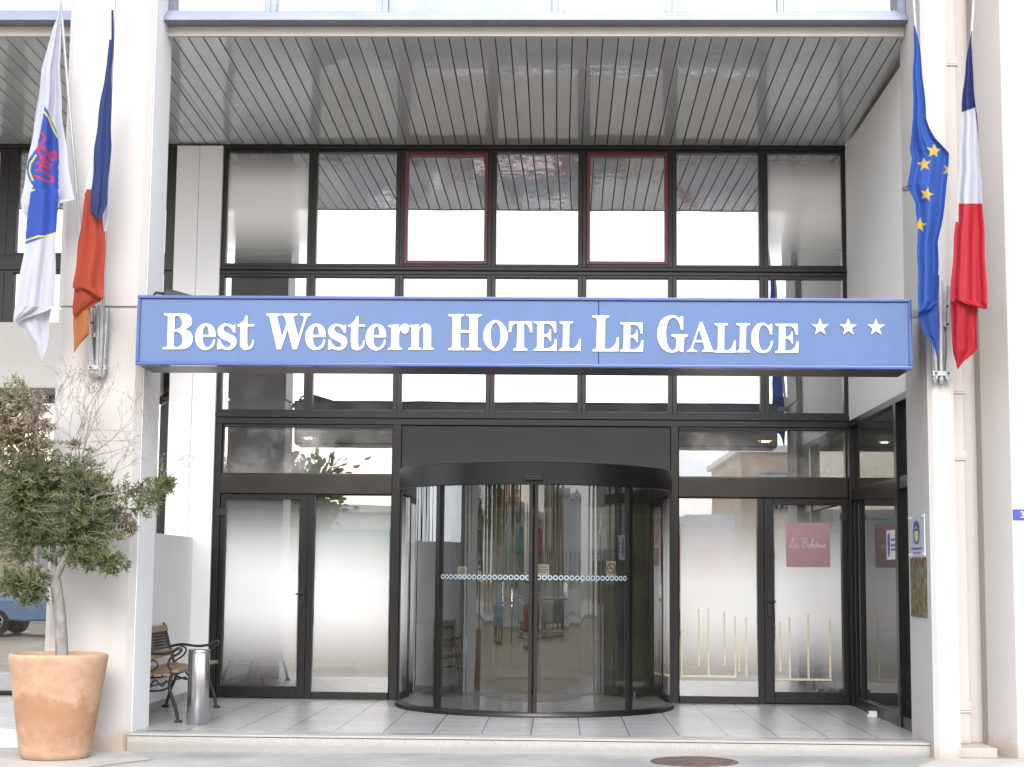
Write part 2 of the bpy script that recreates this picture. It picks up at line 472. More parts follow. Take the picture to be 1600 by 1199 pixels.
# soffit: single lacquered strips with dark gaps
def soffit(x0, x1, name):
    m = MB(); tones = []
    pitch = .1348; rnd = random.Random(5)
    zb, zf, yb, yf = 5.885, 5.955, -.02, -3.43
    off = PX(870, 60, -3.43)
    x = off - pitch * math.ceil((off - x0) / pitch)
    while x < x1 - .02:
        a, b = max(x + .004, x0), min(x + pitch - .004, x1)
        if b - a > .01:
            t = rnd.uniform(-.0009, .0009); g = rnd.random(); tn = .15 + .5 * rnd.random() ** 2 + (.35 if rnd.random() < .12 else 0)
            ny = 5
            vs = []
            for j in range(ny + 1):
                f = j / ny; y = yb + (yf - yb) * f; z = zb + (zf - zb) * f
                for dx, dz in ((0, .012), (.0015, .002), (.006, 0), (b - a - .006, 0), (b - a - .0015, .002), (b - a, .012)):
                    vs.append((a + dx, y, z + dz + t * (dx / .13 - .5) * 2))
            fs = [(j * 6 + k, j * 6 + k + 1, (j + 1) * 6 + k + 1, (j + 1) * 6 + k) for j in range(ny) for k in range(5)]
            m.add(vs, fs, 0, False); tones += [tn] * len(vs)
        x += pitch
    vs = [(x0, yb, zb + .016), (x1, yb, zb + .016), (x1, yf, zf + .016), (x0, yf, zf + .016)]
    m.add(vs, [(0, 1, 2, 3)], 1); tones += [0] * 4
    return m.build(name, ['soffit_slat', 'slat_gap'], H, attr=('tone', 'FLOAT', tones))
soffit(-3.62, 3.05, 'soffit'); soffit(-9, -3.62, 'soffit')
box_obj('ceiling_slab', 'pale_wall', H, -9, 3.3, -3.42, 1.0, 6.0, 6.2)
# fascia, sill and upper ribbon window
def upper(x0, x1, px_panes, yb=-3.47):
    m = MB(); m.box(x0, x1, yb, -3.42, 5.95, 6.04); m.build('fascia', 'fascia_grey', H, .004)
    m = MB(); m.box(x0 - .005, x1 + .005, yb - .16, -3.44, 6.04, 6.085); m.box(x0, x1, yb - .10, -3.44, 6.085, 6.13)
    m.build('window_sill', 'blue_grey_aluminium', H, .004)
    for a, b, k in px_panes:
        fm = MB(); z0, z1 = 6.13, 7.7; y0, y1 = yb - .06, yb + .06
        fw = .052
        fm.box(a, a + fw, y0, y1, z0, z1); fm.box(b - fw, b, y0, y1, z0, z1)
        fm.box(a + fw, b - fw, y0 + .01, y1, z0, z0 + .035); fm.box(a + fw, b - fw, y0 + .01, y1, z1 - .05, z1)
        fo = fm.build('upper_window', 'blue_grey_aluminium', H, .003)
        box_obj('pane' if k else 'infill_panel', 'ribbon_glass' if k else 'blue_grey_aluminium', fo, a + fw, b - fw, yb - .005, yb + .005, z0 + .035, z1 - .05)
ux = [PX(q, 15, -3.53) for q in (250, 423, 597, 872, 1050, 1224, 1398)]
ux[-1] = 2.972
upper(ux[0], ux[-1], [(ux[i], ux[i + 1], i != 2) for i in range(6)])
upper(-9, -4.165, [(-9, -7.5, 1), (-7.5, -6, 1), (-6, -4.17, 1)])
m = MB(); m.box(-9, -4.165, -3.55, -3.3, 7.7, 9.2); m.box(-3.44, 3.0, -3.55, -3.3, 7.7, 9.2); m.build('upper_wall', 'cream_paint', H)
# main facade: jambs, mullioned windows
FX = [-3.617] + [PX(q, 330, 0) for q in (489, 626, 769, 910, 1050, 1192)] + [3.05]
def window(x0, x1, z0, z1, name='window', fw=.047, y0=-.05, y1=.06, mat='dark_anodised', pane='mirror_glass', inner=None, upperfilm=False, tilt=0, fl=None, fr=None):
    fl = fl or fw; fr = fr or fw
    m = MB()
    m.box(x0, x0 + fl, y0, y1, z0, z1); m.box(x1 - fr, x1, y0, y1, z0, z1)
    m.box(x0 + fl, x1 - fr, y0, y1, z0, z0 + .03); m.box(x0 + fl, x1 - fr, y0, y1, z1 - .03, z1)
    w = m.build(name, mat, H, .004)
    a, b, c, d = x0 + fl, x1 - fr, z0 + .03, z1 - .03
    if inner:
        m = MB(); s = .035
        m.box(a, a + s, y0 - .012, .02, c, d); m.box(b - s, b, y0 - .012, .02, c, d)
        m.box(a + s, b - s, y0 - .012, .02, c, c + s); m.box(a + s, b - s, y0 - .012, .02, d - s, d)
        m.build('sash', inner, w, .004); a += s; b -= s; c += s; d -= s
    m = MB(); t = tilt
    m.add([(a, -t, c), (b, t, c), (b, t, d), (a, -t, d)], [(0, 1, 2, 3)]); 
    m.build('pane', pane, w)
    if upperfilm:
        m = MB(); m.add([(a, -.005, c), (b, -.005, c), (b, -.005, d), (a, -.005, d)], [(0, 1, 2, 3)]); m.build('film', 'frosted_film_upper', w)
    return w
rt = random.Random(3)
for i in range(7):
    window(FX[i], FX[i + 1], 4.555, 5.835, inner='burgundy_lacquer' if i in (2, 4) else None, upperfilm=i in (0, 6), tilt=rt.uniform(-.0035, .0035))
    window(FX[i], FX[i + 1], 2.985, 4.47, tilt=rt.uniform(-.0035, .0035))
m = MB()
m.box(FX[0], FX[-1], -.07, .06, 5.835, 5.882)
m.box(FX[0], FX[-1], -.055, .06, 4.47, 4.51); m.box(FX[0], FX[-1], -.085, .06, 4.51, 4.522); m.box(FX[0], FX[-1], -.055, .06, 4.522, 4.555)
m.box(FX[0], FX[-1], -.08, .06, 2.93, 2.985); m.box(FX[0], FX[-1], -.06, .06, 2.86, 2.93)
m.build('transom_rail', 'dark_anodised', H, .004)
# pilaster panel, low parapet return, left bay
m = MB(); m.box(-4.115, -3.872, -.10, .3, 0, 5.86); m.box(-3.868, -3.62, -.10, .3, 0, 5.86); m.box(-3.9, -3.84, -.08, .3, 0, 5.86)
m.build('panel_pier', 'white_paint', H, .004)
m = MB(); m.box(-3.98, -3.81, -3.3, -.10, 0, 1.66); m.box(-5.2, -4.115, -.06, .2, 0, 1.66)
m.build('low_wall', 'white_paint', H, .008)
m = MB(); m.box(-3.80, -3.795, -3.3, -.10, .002, .07); m.build('skirting', 'pale_concrete', H)
LB = [-9, -8.1, -7.0, -5.95, -4.9, -4.115]
for i in range(5):
    a, b = LB[i], LB[i + 1]
    fr = .10 if i < 4 else .11
    window(a, b, 4.66, 5.835, fl=.10, fr=fr); window(a, b, 3.85, 4.50, fl=.10, fr=fr)
    if i < 4: window(a, b, 1.6, 3.10, fl=.05, fr=.05, pane='mirror_glass'); window(a, b, 0.02, 1.6, fl=.05, fr=.05, pane='mirror_glass')
    else: window(a, b, 1.66, 3.10, fl=.05, fr=.10)
m = MB(); m.box(-9, -4.115, -.07, .06, 5.835, 5.882); m.box(-9, -4.115, -.07, .06, 4.50, 4.66); m.box(-9, -4.115, -.09, .06, 3.10, 3.14)
m.build('transom_rail', 'dark_anodised', H, .004)
m = MB(); m.prism([(-.0, 3.14), (-.55, 3.17), (-.55, 3.86), (0, 3.85)], 0, -9, -4.2); m.build('canopy_panel', 'grey_panel', H, .01)
# ground floor of the entrance
def leaf(name, x0, x1, z0, z1, fl, fr, ft, fb, y0=-.045, y1=.03, film=True, mat='dark_anodised', pane='entrance_glass'):
    m = MB()
    m.box(x0, x0 + fl, y0, y1, z0, z1); m.box(x1 - fr, x1, y0, y1, z0, z1)
    m.box(x0 + fl, x1 - fr, y0, y1, z0, z0 + fb); m.box(x0 + fl, x1 - fr, y0, y1, z1 - ft, z1)
    w = m.build(name, mat, H, .005)
    a, b, c, d = x0 + fl, x1 - fr, z0 + fb, z1 - ft
    m = MB(); m.add([(a, 0, c), (b, 0, c), (b, 0, d), (a, 0, d)], [(0, 1, 2, 3)]); m.build('pane', pane, w)
    if film:
        m = MB(); q = .013; m.add([(a + q, -.004, c + q), (b - q, -.004, c + q), (b - q, -.004, d - q), (a + q, -.004, d - q)], [(0, 1, 2, 3)]); m.build('film', 'frosted_film', w)
    return w
def handle(w, x, z, long=.18):
    m = MB(); m.box(x - .022, x + .022, -.065, -.045, z - long / 2, z + long / 2)
    m.tube([(x, -.065, z + .03), (x, -.10, z + .03), (x + (.06 if x > 0 else -.06), -.11, z + .03)], .009, 8)
    m.build('handle', 'black_plastic', w, .003)
def closer(w, x, z):
    m = MB(); m.box(x - .03, x + .03, -.075, -.045, z - .035, z + .035); m.tube([(x, -.06, z - .05), (x, -.06, z + .05)], .016, 10)
    m.build('hinge', 'black_plastic', w, .003)
JL = -3.617
box_obj('door_jamb', 'dark_anodised', H, JL, -3.545, -.07, .06, 0, 2.86, bevel=.004)
dl = leaf('glass_door', -3.545, -2.615, .012, 2.125, .055, .085, .06, .115)
handle(dl, -2.658, 1.05); closer(dl, -3.52, 1.93)
fl = leaf('side_light', -2.615, -1.735, .0, 2.125, .065, .01, .012, .075)
box_obj('door_post', 'dark_anodised', H, -1.735, -1.645, -.07, .06, 0, 2.86, bevel=.004)
box_obj('door_post', 'dark_anodised', H, 1.185, 1.265, -.07, .06, 0, 2.86, bevel=.004)
fr_ = leaf('side_light', 1.265, 2.155, .0, 2.125, .01, .065, .012, .075)
dr = leaf('glass_door', 2.155, 3.02, .012, 2.125, .10, .055, .075, .115)
handle(dr, 2.205, 1.02, .24); closer(dr, 2.985, 1.93)
m = MB(); m.box(2.93, 2.99, -.06, -.045, .10, .16); m.build('hinge', 'black_plastic', dr, .003)
box_obj('door_jamb', 'dark_anodised', H, 3.02, 3.05, -.07, .06, 0, 2.86, bevel=.004)
for x0, x1 in ((-3.545, -1.735), (1.265, 3.02)):
    w = leaf('transom_window', x0, x1, 2.33, 2.86, .01, .01, .03, .012, film=False, pane='transom_glass')
    m = MB(); m.box(x0, x1, -.075, .04, 2.125, 2.33); m.build('lintel_panel', 'bronze_anodised', H, .005)
ZH = 2.25
m = MB(); m.box(-1.645, 1.185, -.03, .04, ZH, 2.86); m.build('header_panel', 'charcoal_panel', H, .004)
# side glazing on the right return
sx = 3.06
m = MB()
m.box(sx - .03, sx + .06, -3.25, -.07, 2.86, 2.925)
m.box(sx - .02, sx + .06, -3.25, -.07, 0, .10); m.box(sx - .02, sx + .06, -3.25, -.07, 2.09, 2.20)
for y in (-.12, -2.50, -3.22): m.box(sx - .035, sx + .06, y - .055, y + .055, .002, 2.858)
m.box(sx - .01, sx + .05, -.30, -.25, .10, 2.09); m.box(sx - .01, sx + .05, -.55, -.50, .10, 2.09)
sf = m.build('side_window', 'dark_anodised', H, .004)
m = MB(); m.add([(sx + .02, -3.22, .1), (sx + .02, -.1, .1), (sx + .02, -.1, 2.86), (sx + .02, -3.22, 2.86)], [(0, 1, 2, 3)]); m.build('pane', 'side_glass', sf)

# curved entrance drum
CX_, CY_, RD = -.218, -.63, 1.35
ZT0, ZT1 = PZ(835, 757, -2.02), PZ(835, 721.5, -2.02)
def ang(a): return R(-90 + a)
def arc_pt(a, r, z): return (CX_ + r * math.cos(ang(a)), CY_ + r * math.sin(ang(a)), z)
m = MB()
for pr in ([(RD - .03, ZT0), (RD + .022, ZT0)], [(RD + .022, ZT0), (RD + .026, ZT0 + .004)], [(RD + .026, ZT0 + .004), (RD + .026, ZT1 - .007)], [(RD + .026, ZT1 - .007), (RD + .02, ZT1 - .002)], [(RD + .02, ZT1 - .002), (0.001, ZT1)]): m.lathe(pr, (CX_, CY_, 0), 128)
m.lathe([(RD - .03, ZT0), (.001, ZT0 + .02)], (CX_, CY_, 0), 96)
for sg in (-1, 1): m.box(CX_ + sg * (RD - .02), CX_ + sg * (RD + .022), CY_, -.03, ZT0 + .002, ZT1 - .004)
RV = m.build('revolving_door', 'dark_anodised', H)
m = MB(); m.lathe([(RD - .045, .012), (RD - .04, .05), (RD + .03, .05), (RD + .04, .045), (RD + .04, .0)], (CX_, CY_, 0), 128); m.build('base_ring', 'dark_anodised', RV)
m = MB(); m.lathe([(.001, .014), (RD - .045, .014)], (CX_, CY_, 0), 96); m.build('mat', 'door_mat', RV)
def curved_pane(a0, a1, r, name='curved_pane'):
    m = MB(); m.lathe([(r, .05), (r, ZT0)], (CX_, CY_, 0), 40, a0=ang(a0), a1=ang(a1)); return m.build(name, 'drum_glass', RV)
for a0, a1, r in ((-88, -42, RD), (42, 88, RD), (-41, -.6, RD - .012), (.6, 41, RD - .012), (92, 138, RD), (222, 268, RD), (139, 179, RD - .012), (181, 221, RD - .012)): curved_pane(a0, a1, r)
def stile(a, r, w, name='stile'):
    m = MB(); c, s_ = math.cos(ang(a)), math.sin(ang(a))
    vs = []
    for z in (.03, ZT0 + .005):
        for dr_, dt in ((-.02, -w), (.02, -w), (.02, w), (-.02, w)):
            vs.append((CX_ + (r + dr_) * c - dt * s_, CY_ + (r + dr_) * s_ + dt * c, z))
    m.add(vs, [(0, 3, 2, 1), (4, 5, 6, 7), (0, 1, 5, 4), (1, 2, 6, 5), (2, 3, 7, 6), (3, 0, 4, 7)])
    m.build(name, 'dark_anodised', RV, .003)
for a in (-42, 42, 138, 222): stile(a, RD, .026)
for a in (-1.05, 1.05): stile(a, RD - .004, .0165)
for a in (179, 181): stile(a, RD - .012, .018)
for sg in (-1, 1):
    m = MB(); m.box(CX_ + sg * (RD - .02), CX_ + sg * (RD + .02), CY_, CY_ + .06, 0, ZT0); m.box(CX_ + sg * (RD - .02), CX_ + sg * (RD + .02), -.09, -.03, 0, ZT0); m.box(CX_ + sg * (RD - .015), CX_ + sg * (RD + .015), CY_ + .06, -.09, 0, .06); m.build('side_frame', 'dark_anodised', RV, .003)
    m = MB(); xx = CX_ + sg * RD; m.add([(xx, CY_ + .06, .06), (xx, -.09, .06), (xx, -.09, ZT0), (xx, CY_ + .06, ZT0)], [(0, 1, 2, 3)]); m.build('side_pane', 'drum_glass', RV)
m = MB(); sp = Vector(arc_pt(0, RD + .07, ZT0 + .075)); m.box(sp.x - .085, sp.x + .085, sp.y - .03, sp.y + .04, ZT0 + .035, ZT0 + .085); m.box(sp.x - .07, sp.x + .07, sp.y - .015, sp.y + .04, ZT0 + .085, ZT0 + .098)
m.build('sensor', 'black_plastic', RV, .012)
m = {-1: MB(), 1: MB()}
for k in range(37):                                       # safety dots on the sliding leaves
    a = -39.5 + 79 * k / 36
    if abs(a) < 1.5: continue
    o_ = Vector(arc_pt(a, RD + .002, 1.275)); tx = Vector((-math.sin(ang(a)), math.cos(ang(a)), 0))
    ring = []
    for r in (.013, .024):
        for j in range(14):
            q = o_ + tx * (r * math.cos(j * math.tau / 14)) + Vector((0, 0, r * math.sin(j * math.tau / 14))); ring.append(q)
    m[-1 if a < 0 else 1].add(ring, [(j, (j + 1) % 14, 14 + (j + 1) % 14, 14 + j) for j in range(14)])
for q in m.values(): q.build('safety_dots', 'dot_blue', RV)

# lobby behind the glass
m = MB(); m.box(-9, 6, .06, 8.0, -.02, -.004); m.build('lobby_floor', 'lobby_floor', H)
m = MB(); m.box(-9, 6, .07, 8.0, 2.86, 2.95); m.build('lobby_ceiling', 'lobby_ceiling', H)
m = MB(); m.box(-9, 6, 6.0, 6.2, -.02, 2.2, 0); m.box(-9, 6, 5.98, 6.2, 2.2, 2.86, 1); m.box(-9.2, -9, .06, 8, -.02, 2.86); m.box(6, 6.2, -3.2, 8, -.02, 6)
m.box(1.9, 2.2, 4.0, 6.0, 0, 2.86, 0); m.box(-2.5, -2.2, 3.5, 6.0, 0, 2.86, 1)
m.build('lobby_wall', ['lobby_wall', 'lobby_upper_wall'], H)
m = MB(); m.box(-9, 6, 5.0, 5.2, 2.95, 6.0); m.box(-9.2, -9, .06, 5, 2.95, 6); m.box(3.3, 6.2, -3.24, .06, 5.9, 6.0); m.box(-9.2, 6.2, 1.0, 8.2, 6.0, 6.1); m.box(-9.2, 6.2, 8.0, 8.2, -.02, 6.0); m.box(3.06, 6, 1.0, 1.1, 0, 6)
m.build('upper_room_wall', 'lobby_ceiling', H)
def lobby_door(x0, x1, y):
    m = MB(); m.box(x0 - .06, x0, y - .03, y, 0, 2.1); m.box(x1, x1 + .06, y - .03, y, 0, 2.1); m.box(x0 - .06, x1 + .06, y - .03, y, 2.1, 2.16)
    f = m.build('lobby_door', 'lobby_upper_wall', H, .004)
    box_obj('door_leaf', 'lobby_door_paint', f, x0, x1, y - .02, y - .002, 0, 2.1)
    m = MB(); m.box(x1 - .10, x1 - .06, y - .04, y - .02, .98, 1.18); m.tube([(x1 - .08, y - .03, 1.1), (x1 - .08, y - .08, 1.1), (x1 - .2, y - .085, 1.1)], .012); m.build('handle', 'galvanised', f)
lobby_door(.55, 1.45, 5.98); lobby_door(-1.9, -1.0, 5.98)
for x, y in ((-2.9, 1.7), (2.4, 1.7), (-.7, 2.6), (.35, 2.6), (-4.6, 1.7)):
    m = MB(); m.lathe([(.05, 2.852), (.075, 2.848), (.08, 2.856)], (x, y, 0), 20)
    dlamp = m.build('downlight', 'white_plastic', H)
    m = MB(); m.lathe([(.001, 2.853), (.05, 2.853)], (x, y, 0), 20); m.build('lamp', 'lamp_glow', dlamp)

# ------------------------------------------------------------------ sign
SGN = empty('hotel_sign', (-.3, -4.0, 2.95))
tag(SGN, 'long blue box sign with white serif lettering and three stars across the entrance', 'sign')
def wparent(o, p):
    o.parent = p; o.matrix_parent_inverse = Matrix.Translation(-p.location); return o
sx0, sx1, sz0, sz1, sy0, sy1 = -3.385, 2.80, 2.952, 3.505, -4.30, -3.78
m = MB()
m.box(sx0, -.0 + .32, sy0 + .012, sy1, sz0 + .02, sz1 - .02); m.box(.324, sx1, sy0 + .012, sy1, sz0 + .02, sz1 - .02)
wparent(m.build('sign_face', 'sign_blue', None, .003), SGN)
m = MB()
m.box(sx0 - .012, sx1 + .012, sy0 - .008, sy0 + .06, sz1 - .02, sz1 + .008); m.box(sx0 - .012, sx1 + .012, sy0 - .008, sy0 + .06, sz0 - .008, sz0 + .02)
m.box(sx0 - .012, sx0 + .014, sy0 - .008, sy1, sz0 + .02, sz1 - .02); m.box(sx1 - .014, sx1 + .012, sy0 - .008, sy1, sz0 + .02, sz1 - .02)
wparent(m.build('sign_trim', 'sign_trim_blue', None, .006, 3), SGN)
wparent(box_obj('sign_back', 'letter_white', None, sx0, sx1, sy1, sy1 + .012, sz0 + .02, sz1 - .13, bevel=.003), SGN)
wparent(box_obj('back_flange', 'blue_grey_aluminium', None, sx0, sx1, sy1, sy1 + .016, sz1 - .128, sz1 - .022, bevel=.003), SGN)
wparent(box_obj('sign_top', 'sign_top_matte', None, sx0 - .012, sx1 + .012, sy0 + .06, sy1 + .01, sz1 - .02, sz1 + .004), SGN)
wparent(box_obj('sign_underside', 'sign_underside', None, sx0, sx1, sy0 + .06, sy1, sz0 - .006, sz0 + .02), SGN)
wparent(box_obj('mounting_arm', 'galvanised', None, sx0 - .06, sx0 - .012, -3.92, -3.86, sz1 - .08, sz1 - .02), SGN)
wparent(box_obj('mounting_arm', 'galvanised', None, sx1 + .012, 3.0, -3.92, -3.86, sz1 - .08, sz1 - .02), SGN)

# lettering: contours traced as outlines; third value 1 = smooth point
def curve_pts(c, k=7):
    n = len(c); out = []
    for i in range(n):
        p0, p1, p2, p3 = c[i - 1], c[i], c[(i + 1) % n], c[(i + 2) % n]
        s1, s2 = len(p1) > 2, len(p2) > 2
        a, b = Vector(p1[:2]), Vector(p2[:2])
        if not s1 and not s2: out.append(a); continue
        m1 = (b - Vector(p0[:2])) * .5 if s1 else (b - a)
        m2 = (Vector(p3[:2]) - a) * .5 if s2 else (b - a)
        ln = (b - a).length
        if m1.length > ln * 1.25: m1 *= ln * 1.25 / m1.length
        if m2.length > ln * 1.25: m2 *= ln * 1.25 / m2.length
        for j in range(k):
            t = j / k; t2, t3 = t * t, t * t * t
            out.append(a * (2 * t3 - 3 * t2 + 1) + m1 * (t3 - 2 * t2 + t) + b * (-2 * t3 + 3 * t2) + m2 * (t3 - t2))
    return out
_ = 1
GL = {
 'B': [[(110,133),(310,135),(352,142,_),(386,168,_),(402,215,_),(388,262,_),(330,303),(382,325,_),(411,395,_),(392,460,_),(355,492,_),(310,506),(96,508),(96,490),(128,484),(142,470),(152,172),(142,160),(110,152)],
       [(222,168),(245,157,_),(278,175,_),(298,228,_),(284,276,_),(255,295,_),(218,298)], [(216,325),(252,328,_),(288,352,_),(304,405,_),(292,455,_),(262,480,_),(228,482,_),(211,468)]],
 'e': [[(514,380),(646,380),(642,318,_),(610,262,_),(550,238,_),(490,258,_),(446,318,_),(434,390,_),(452,458,_),(494,503,_),(545,516,_),(600,498,_),(630,462,_),(643,408),(626,400),(608,450,_),(572,482,_),(540,480,_),(518,440,_)],
       [(514,356),(520,298,_),(545,266,_),(568,284,_),(576,330,_),(576,356)]],
 's': [[(852,248),(852,334),(832,334),(808,292,_),(770,264,_),(738,272,_),(728,296,_),(748,324,_),(800,350,_),(850,382,_),(866,430,_),(846,484,_),(790,515,_),(735,508,_),(706,497),(690,508),(664,508),(672,400),(692,404),(710,448,_),(748,482,_),(788,482,_),(806,458,_),(788,432,_),(730,406,_),(684,372,_),(668,322,_),(684,272,_),(740,240,_),(795,246,_),(826,258)]],
 't': [[(980,158),(980,246),(1048,246),(1048,270),(978,270),(976,440),(984,478,_),(1004,474,_),(1024,442,_),(1028,410),(1046,412),(1044,452,_),(1020,496,_),(968,516,_),(922,500,_),(902,452,_),(904,272),(872,270),(872,252),(900,240,_),(936,210,_),(960,160)]],
 'W': [[(1175,136),(1325,136),(1325,154),(1292,168,_),(1292,190,_),(1340,380),(1386,238),(1368,180,_),(1358,164,_),(1336,154),(1336,136),(1500,136),(1500,154),(1470,162,_),(1460,184,_),(1508,380),(1568,190,_),(1560,164,_),(1526,152),(1526,136),(1640,136),(1640,152),(1612,166,_),(1590,200,_),(1494,508),(1450,508),(1398,302),(1330,508),(1284,508),(1214,196,_),(1200,164,_),(1175,154)]],
 'r': [[(976,256),(1090,248),(1090,296),(1112,258,_),(1148,240,_),(1182,254,_),(1194,296,_),(1178,332,_),(1148,344,_),(1118,326,_),(1112,296),(1096,330,_),(1090,380,_),(1092,480),(1122,496),(1122,514),(974,514),(974,498),(1006,484),(1012,290),(1000,278,_),(976,272)]],
 'n': [[(1192,256),(1298,248),(1298,286),(1330,252,_),(1370,240,_),(1408,256,_),(1424,300,_),(1424,480),(1450,496),(1450,514),(1332,514),(1346,484),(1346,310),(1338,276,_),(1318,282,_),(1300,320,_),(1296,484),(1322,496),(1322,514),(1186,514),(1186,498),(1216,484),(1222,290),(1210,278,_),(1192,272)]],
 'H': [[(138,142),(302,142),(302,160),(274,166),(268,180),(264,308),(358,308),(358,180),(352,166),(322,160),(322,142),(486,142),(486,160),(452,170),(444,190),(440,480),(446,490),(480,500),(480,518),(316,518),(318,500),(348,490),(356,478),(358,334),(262,334),(260,474),(266,488),(298,500),(298,518),(134,518),(136,500),(166,490),(176,474),(182,186),(176,170),(138,160)]],
 'O': [[(628,203,_),(700,236,_),(746,308,_),(756,370,_),(744,430,_),(700,496,_),(628,526,_),(556,496,_),(512,430,_),(500,366,_),(512,304,_),(556,236,_)],
       [(628,228,_),(664,260,_),(680,330,_),(682,380,_),(666,462,_),(628,498,_),(592,466,_),(580,390,_),(578,340,_),(592,262,_)]],
 'T': [[(770,216),(1008,216),(1012,330),(988,330),(974,276,_),(946,244,_),(924,240),(926,488),(960,504),(960,522),(814,522),(816,504),(848,490),(858,240),(832,244,_),(802,272,_),(790,330),(766,330)]],
 'E': [[(1026,218),(1258,218),(1262,334),(1240,334),(1224,278,_),(1190,246,_),(1132,242),(1132,352),(1160,350,_),(1186,328,_),(1196,298),(1206,298),(1208,426),(1196,424),(1184,396,_),(1160,378,_),(1130,374),(1128,498),(1180,496,_),(1226,464,_),(1250,402),(1268,402),(1264,522),(1024,522),(1026,506),(1052,494),(1060,476),(1064,252),(1056,242),(1026,234)]],
 'L': [[(1296,218),(1434,218),(1434,236),(1404,244),(1398,258),(1394,480),(1402,498),(1440,496,_),(1478,462,_),(1500,400),(1518,400),(1514,524),(1294,524),(1294,506),(1320,496),(1328,478),(1332,258),(1326,246),(1296,236)]],
 'Lbig': [[(172,156),(346,156),(346,174),(312,184),(304,200),(300,486),(310,504),(352,500,_),(404,458,_),(428,382),(446,382),(442,530),(172,530),(172,512),(202,500),(212,486),(218,204),(210,186),(172,174)]],
 'G': [[(1000,154,_),(1044,162,_),(1078,182),(1094,164),(1116,164),(1116,304),(1092,304),(1076,240,_),(1044,192,_),(1004,180,_),(964,208,_),(944,276,_),(938,350,_),(946,430,_),(970,496,_),(1006,520,_),(1034,500,_),(1044,460),(1044,400),(1030,384),(990,370),(990,352),(1166,352),(1166,370),(1136,384),(1126,400),(1118,534),(1090,534),(1074,518),(1040,536,_),(992,544,_),(930,524,_),(874,466,_),(846,370,_),(852,290,_),(884,210,_),(940,166,_)]],
 'A': [[(362,222),(382,222),(486,502,_),(500,518),(500,536),(378,536),(378,520),(404,508),(408,498),(388,436),(302,436),(284,500),(292,510),(328,520),(328,536),(222,536),(222,520),(252,506,_),(266,484,_),(344,262)],
       [(346,298),(312,412),(384,412)]],
 'I': [[(738,236),(876,236),(876,254),(846,264),(838,280),(834,500),(842,514),(876,524),(876,540),(738,540),(738,524),(762,514),(770,500),(774,280),(768,264),(738,254)]],
 'C': [[(1002,232,_),(1044,244,_),(1078,266),(1090,242),(1110,242),(1110,352),(1088,352),(1070,298,_),(1040,264,_),(1006,258,_),(978,296,_),(966,380,_),(978,470,_),(1006,516,_),(1044,516,_),(1080,480,_),(1100,420),(1118,420),(1108,470,_),(1074,528,_),(1010,548,_),(944,524,_),(900,462,_),(892,390,_),(902,320,_),(946,252,_)]],
}
# (glyph, its own crop x0,y0, shift in crop pixels to this place)
WORDS = {'Best': [('B', 240, 0, 0), ('e', 240, 0, 0), ('s', 240, 0, 0), ('t', 240, 0, 0)],
 'Western': [('W', 240, 0, 0), ('e', 460, -320, 2), ('s', 460, -314, 3), ('t', 460, -312, 3), ('e', 460, 310, 4), ('r', 460, 0, 0), ('n', 460, 0, 0)],
 'Hotel': [('H', 680, 0, 0), ('O', 680, 0, 0), ('T', 680, 0, 0), ('E', 680, 0, 0), ('L', 680, 0, 0)],
 'Le': [('Lbig', 900, 0, 0), ('E', 900, -566, 10)],
 'Galice': [('G', 900, 0, 0), ('A', 1040, 0, 0), ('L', 1040, -786, 18), ('I', 1040, 0, 0), ('C', 1040, 0, 0), ('E', 1040, 116, 24)]}
def flat_letters(name, contours3, mat, thick, parent, y):
    cu = bpy.data.curves.new(name, 'CURVE'); cu.dimensions = '2D'; cu.fill_mode = 'BOTH'; cu.extrude = thick / 2
    for pts in contours3:
        sp = cu.splines.new('POLY'); sp.points.add(len(pts) - 1); sp.use_cyclic_u = True
        for i, p in enumerate(pts): sp.points[i].co = (p[0], p[1], 0, 1)
    tmp = bpy.data.objects.new('tmp', cu); COL.objects.link(tmp)
    dg = bpy.context.evaluated_depsgraph_get()
    me = bpy.data.meshes.new_from_object(tmp.evaluated_get(dg))
    bpy.data.objects.remove(tmp)
    me.transform(Matrix(((1, 0, 0, 0), (0, 0, -1, y), (0, 1, 0, 0), (0, 0, 0, 1))))
    me.materials.clear(); me.materials.append(MATS[mat])
    o = bpy.data.objects.new(name, me); COL.objects.link(o)
    if parent: wparent(o, parent)
    return o
SY = sy0 + .004
for wd, gl in WORDS.items():
    cs = []
    for g, x0, dx, dy in gl:
        for c in GL[g]:
            pts = []
            for q in curve_pts(c):
                w = P(x0 + (q.x + dx) / 6.6667, 470 + (q.y + dy) / 6.6667, SY); pts.append((w.x, w.z))
            cs.append(pts)
    flat_letters('lettering', cs, 'letter_white', .010, SGN, SY)
def star_poly(cx, cz, r, rot=0, inner=.40):
    return [(cx + (r if k % 2 == 0 else r * inner) * math.sin(rot + k * math.pi / 5), cz + (r if k % 2 == 0 else r * inner) * math.cos(rot + k * math.pi / 5)) for k in range(10)]
for sxp, syp in ((190, 368), (580, 371), (966, 373)):
    w = P(1260 + sxp / 8.889, 470 + syp / 8.889, SY)
    flat_letters('star', [star_poly(w.x, w.z, .073)], 'letter_white', .010, SGN, SY)

